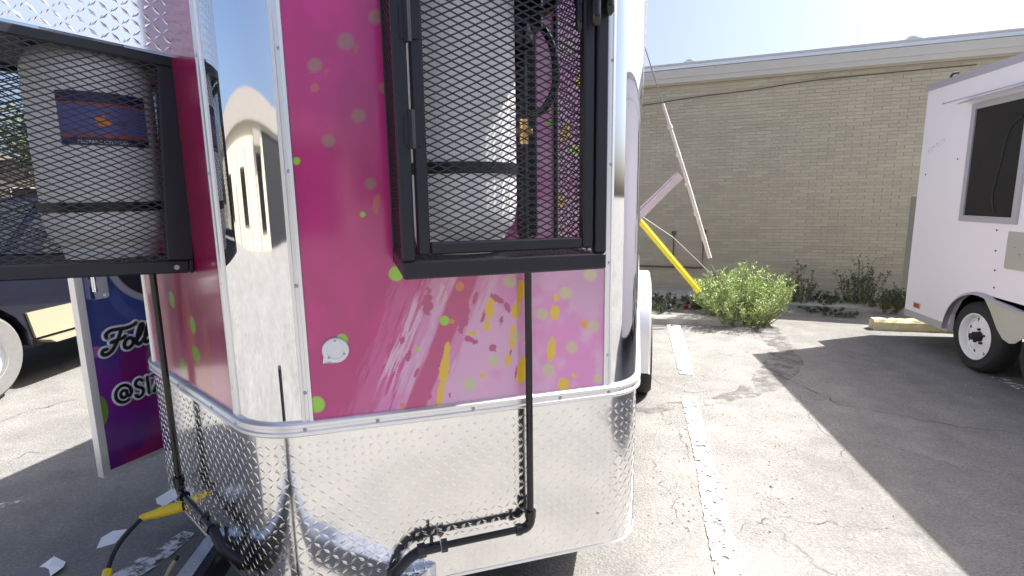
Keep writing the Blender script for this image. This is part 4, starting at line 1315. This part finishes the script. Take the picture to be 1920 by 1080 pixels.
# ================================================================== WEEDS
def weed(name, base, R, H, stems, leaves, label, leaf_m, seed, lean=0.5, leaf=.022, group='weeds along the brick wall', up=0.55):
    rnd = random.Random(seed)
    o = empty(name, base, 0, label, 'weed', group)
    sm, lf = MB(), MB()
    for k in range(stems):
        a = rnd.uniform(0, 2 * math.pi)
        rr = R * math.sqrt(rnd.random())
        hh = H * rnd.uniform(.5, 1.12) * (1 - .40 * (rr / R) ** 2)
        b0 = Vector((rr * .55 * math.cos(a), rr * .55 * math.sin(a), 0))
        e = Vector((rr * math.cos(a), rr * math.sin(a), hh))
        mid = b0.lerp(e, .5) + Vector((0, 0, hh * .08)) + Vector((rnd.uniform(-.04, .04), rnd.uniform(-.04, .04), 0))
        pts = smoothpath([b0, mid, e], 5)
        sm.tube(pts, [.005 * (1 - i / len(pts)) + .0012 for i in range(len(pts))], 4, caps=False)
        branches = [(pts[1:], .05)]
        for q in range(7):
            i0 = rnd.randint(0, len(pts) - 2)
            d = Vector((rnd.uniform(-1, 1), rnd.uniform(-1, 1), rnd.uniform(.7, 2.2))).normalized() * rnd.uniform(.06, .15) * (H / .75)
            branches.append(([pts[i0], pts[i0] + d * .5 + Vector((0, 0, .01)), pts[i0] + d], .03))
        for bp_, sp in branches:
            n_ = max(3, int(leaves / 8))
            for q in range(n_):
                t = rnd.random() ** .8 * (len(bp_) - 1.001)
                i0 = int(t)
                p = bp_[i0].lerp(bp_[i0 + 1], t - i0)
                d = Vector((rnd.gauss(0, 1), rnd.gauss(0, 1), rnd.gauss(up + .5, .7))).normalized()
                s = d.cross(Vector((rnd.gauss(0, 1), rnd.gauss(0, 1), rnd.gauss(0, 1)))).normalized()
                l = leaf * rnd.uniform(.6, 1.5)
                w_ = l * .13
                lf.add([p, p + d * l * .5 + s * w_, p + d * l, p + d * l * .5 - s * w_], [(0, 1, 2, 3)])
    sm.build('stems', M['stem'], o)
    l_ = lf.build('leaves', leaf_m, o)
    l_['kind'] = 'stuff'
    return o
wp = ground(1394, 606)
weed('weed', (wp[0], wp[1] + .12, 0), .66, .72, 200, 140, 'large bright green feathery weed between the two parking stops', M['leaf'], 5, leaf=.034)
for i, (px, R_, H_, lb, st) in enumerate([((1612, 574), .38, .68, 'dark bushy weed in front of the wall left of the yellow stop', 46),
                                           ((1500, 572), .28, .60, 'dark weed against the wall just behind the bright weed', 30),
                                           ((1238, 581), .42, .24, 'low dark weed patch under the gas line by the trailer', 40),
                                           ((1300, 578), .3, .2, 'low dark weed patch behind the yellow guard', 26),
                                           ((1660, 584), .32, .28, 'low dark weed by the white trailer corner', 34),
                                           ((1555, 588), .4, .07, 'thin creeping weed strip along the apron', 20),
                                           ((1200, 580), .35, .26, 'low dark weed patch at the far left of the wall base', 30),
                                           ((1690, 578), .34, .34, 'dark weed half hidden by the white trailer corner', 34),
                                           ((1545, 572), .34, .20, 'low dark weed at the wall between the two taller dark weeds', 26)]):
    p = ground(*px)
    weed('weed', (p[0], p[1], 0), R_, H_, st, 80, lb, M['leaf_dark'], 40 + i, leaf=.03)

# ================================================================== VEHICLES ON THE LEFT
def vehicle(name, loc, rz, paint, lower, label, wheel_m):
    """local x toward the near end (front), y to the visible side (visible side at y=0), z up; length 4.9"""
    o = empty(name, loc, rz, label, 'car')
    L_ = 4.9
    W_ = 1.85
    wc = (-.95, -3.85)
    def arc(c, r=.43, n=10):
        return [(c + r * math.cos(a), .40 + r * math.sin(a)) for a in np.linspace(0, math.pi, n)]
    body = [(0, .50), (.03, .75), (-.02, .98), (-.15, 1.05), (-1.25, 1.13), (-4.75, 1.13), (-4.9, .95), (-4.9, .5), (-4.55, .46)] + list(reversed(arc(wc[1]))) [0:0]
    low = [(-4.3, .46)]
    outl = [(0, .50), (.03, .75), (-.02, .98), (-.15, 1.05), (-1.25, 1.13), (-4.75, 1.13), (-4.9, .95), (-4.9, .5), (-4.29, .47)]
    outl += [(p[0], p[1]) for p in reversed(arc(wc[1]))][::1]
    outl += [(-3.40, .47), (-1.40, .47)]
    outl += [(p[0], p[1]) for p in reversed(arc(wc[0]))]
    outl += [(-.50, .47)]
    MB().prism(outl, lambda p, t: (p[0], -t + (0 if p[1] < .9 else (-.04 if t < .5 else .04)), p[1]), 0.0, W_).build('body', paint, o)
    MB().box(-4.6, -.3, -W_ + .3, -.3, .3, .9).build('chassis', M['black'], o)
    cab = [(-1.25, 1.131), (-2.0, 1.72), (-4.55, 1.74), (-4.78, 1.131)]
    MB().prism(cab, lambda p, t: (p[0], -t + (-.04 if t < .5 else .04) if p[1] < 1.2 else -t + (-.2 if t < .5 else .2), p[1]), 0.0, W_).build('cabin', paint, o)
    yy = lambda z: -.04 - .16 * (z - 1.131) / .6 + .006
    for a, b in (((-1.62, -2.75), (-2.12, -2.75)), ((-2.83, -3.75), (-2.83, -3.75)), ((-3.83, -4.60), (-3.83, -4.48))):
        z0, z1 = 1.18, 1.62
        MB().add([(a[0], yy(z0), z0), (a[1], yy(z0), z0), (b[1], yy(z1), z1), (b[0], yy(z1), z1), (a[0], yy(z0) - .02, z0), (a[1], yy(z0) - .02, z0), (b[1], yy(z1) - .02, z1), (b[0], yy(z1) - .02, z1)],
                 [(0, 1, 2, 3), (7, 6, 5, 4), (0, 4, 5, 1), (1, 5, 6, 2), (2, 6, 7, 3), (3, 7, 4, 0)]).build('window', M['glass'], o)
    MB().add([(-1.3, -.14, 1.17), (-1.3, -W_ + .14, 1.17), (-1.93, -W_ + .28, 1.68), (-1.93, -.28, 1.68)], [(0, 1, 2, 3)]).build('windshield', M['glass'], o)
    if lower:
        MB().prism([(-1.41, .462), (-3.39, .462), (-3.44, .70), (-1.36, .70)], lambda p, t: (p[0], t, p[1]), .0, .022).build('rocker_panel', lower, o)
        MB().prism([(-3.3, .40), (-1.5, .40), (-1.45, .435), (-3.35, .435)], lambda p, t: (p[0], t, p[1]), -.03, .12).build('running_board', lower, o)
    for c in wc:
        for yc in (-.13, -W_ + .13):
            w = MB().lathe([(.2, -.11), (.35, -.115), (.385, -.08), (.395, -.03), (.395, .03), (.385, .08), (.35, .115), (.2, .11)], 40, (c, yc, .395), 'y').build('wheel', wheel_m, o, smooth=True)
            MB().lathe([(.23, .112), (.22, .09), (.17, .06), (.07, .08), (0, .085)] if yc > -.5 else [(.23, -.112), (.17, -.06), (0, -.085)], 30, (c, yc, .395), 'y').build('rim', M['rim'], w, smooth=True)
    MB().lathe([(0, .02), (.075, .015), (.08, .0)], 14, (-2.62, .0, .95), 'y').build('fuel_cap', paint, o) if False else None
    for x in (-2.55, -3.55):
        MB().bbox(x - .09, x + .09, -.012, .018, .93, .965, .004).build('door_handle', M['black'], o)
    MB().box(.015, .06, -1.7, -.15, .55, .72).build('bumper', lower or M['black'], o)
    for yc in (-.3, -W_ + .3):
        MB().bbox(-.03, .045, yc - .16, yc + .16, .76, .92, .01).build('headlight', M['white_plastic'], o)
    return o
# near wheel centre about (-4.42, 4.27); the car runs away from us
ca = rad(3.0)
cdir = Vector((math.sin(ca), math.cos(ca), 0))
cx = Vector((-4.36, 4.27, 0)) - cdir * .95
# local +x points to -cdir (near end), local +y to the right of travel = visible side
vehicle('suv', cx, math.atan2(-cdir.y, -cdir.x), M['navy'], M['tan_paint'], 'dark blue vehicle with tan lower trim parked beyond the open door', M['dusty_rubber'])
vehicle('van', (-22, 17.5, 0), math.atan2(-.4, -1), M['navy'], None, 'distant dark blue vehicle seen through the left cage mesh', M['rubber'])

# background on the left
bb = empty('brown_building', (-48, 34, 0), rad(38), 'low brown building seen far off through the left cage', 'building')
MB().box(-20, 20, 0, 8, 0, 5.0).build('wall', M['brown_wall'], bb)
MB().box(-20.4, 20.4, -.4, 8.4, 5.002, 5.4).build('roof', M['stucco_dark'], bb)
for k in range(8):
    w = MB().box(-17.5 + k * 5, -15.5 + k * 5, -.06, .02, 1.2, 3.0).build('window', M['fascia'], bb)
    MB().box(-17.4 + k * 5, -15.6 + k * 5, -.08, -.061, 1.3, 2.9).build('pane', M['dark_glass'], w)

def tree(loc, h, r, label, seed):
    rnd = random.Random(seed)
    o = empty('tree', loc, 0, label, 'tree', 'far trees on the left')
    tr_ = MB().tube([(0, 0, 0), (.05, 0, h * .3), (0, .1, h * .6)], [.22, .17, .08], 10)
    for k in range(6):
        a = rnd.uniform(0, 6.28)
        tr_.tube([(0, .05, h * .35), (r * .5 * math.cos(a), r * .5 * math.sin(a), h * .62)], [.09, .03], 6)
    tr_.build('trunk', M['bark'], o)
    cr = MB()
    cl = [(Vector((rnd.gauss(0, r * .4), rnd.gauss(0, r * .4), h * rnd.uniform(.45, .92))), rnd.uniform(.3, .5) * r) for _ in range(14)]
    for _ in range(3000):
        c, q = rnd.choice(cl)
        d = Vector((rnd.gauss(0, 1), rnd.gauss(0, 1), rnd.gauss(0, 1))).normalized()
        p = c + d * q * rnd.uniform(.6, 1.05)
        u = Vector((rnd.gauss(0, 1), rnd.gauss(0, 1), rnd.gauss(0, 1))).normalized() * .13
        v_ = u.cross(d).normalized() * .09
        cr.add([p - u, p - v_, p + u, p + v_], [(0, 1, 2, 3)])
    cr.build('crown', M['tree_leaf'], o)
tree((-33, 25, 0), 5.6, 2.6, 'round dark tree left of the brown building', 1)
tree((-24, 31, 0), 6.0, 2.8, 'round dark tree right of the brown building', 2)

# ================================================================== STREET BEHIND THE CAMERA (seen mirrored in the steel)
BN = rad(30)
st = empty('stucco_building', (-9.8, -14.1, 0), rad(-30), 'long beige stucco shop building mirrored in the polished nose', 'building')
# local x along the front (to az 120), local y toward the trailer
MB().box(-26, 19, -9, 0, 0, 4.2).build('wall', M['stucco'], st)
MB().box(-26.2, 19.2, -9, .25, 4.202, 5.2).build('parapet', M['stucco_dark'], st)
for xx, w_, z0, z1, mm in ((-16, 2.4, .8, 2.8, 'dark_glass'), (-11, 1.1, 0, 2.3, 'stucco_dark'), (-6, 2.6, .8, 2.8, 'dark_glass'), (-1.6, 1.2, 0, 2.3, 'fascia'), (2.8, 2.2, .6, 3.2, 'dark_glass'), (11.8, 13.0, 0, 4.0, 'dark_matte')):  # unseen last opening, made extra wide to darken the magenta panel's reflection
    w = MB().box(xx - w_ / 2 - .08, xx + w_ / 2 + .08, -.02, .04, z0, z1 + .08).build('window_frame' if z0 else 'door_frame', M['fascia'], st)
    MB().box(xx - w_ / 2, xx + w_ / 2, .041, .06, z0 + .02, z1).build('pane', M[mm], w)
for xx in (-13.5, -8.6, -3.6, .8):
    MB().box(xx - .15, xx + .15, .0, .12, 0, 3.6).build('pilaster', M['stucco_dark'], st)
MB().box(1.2, 4.4, .0, .5, 3.4, 3.9).build('shop_awning', M['stucco_dark'], st)
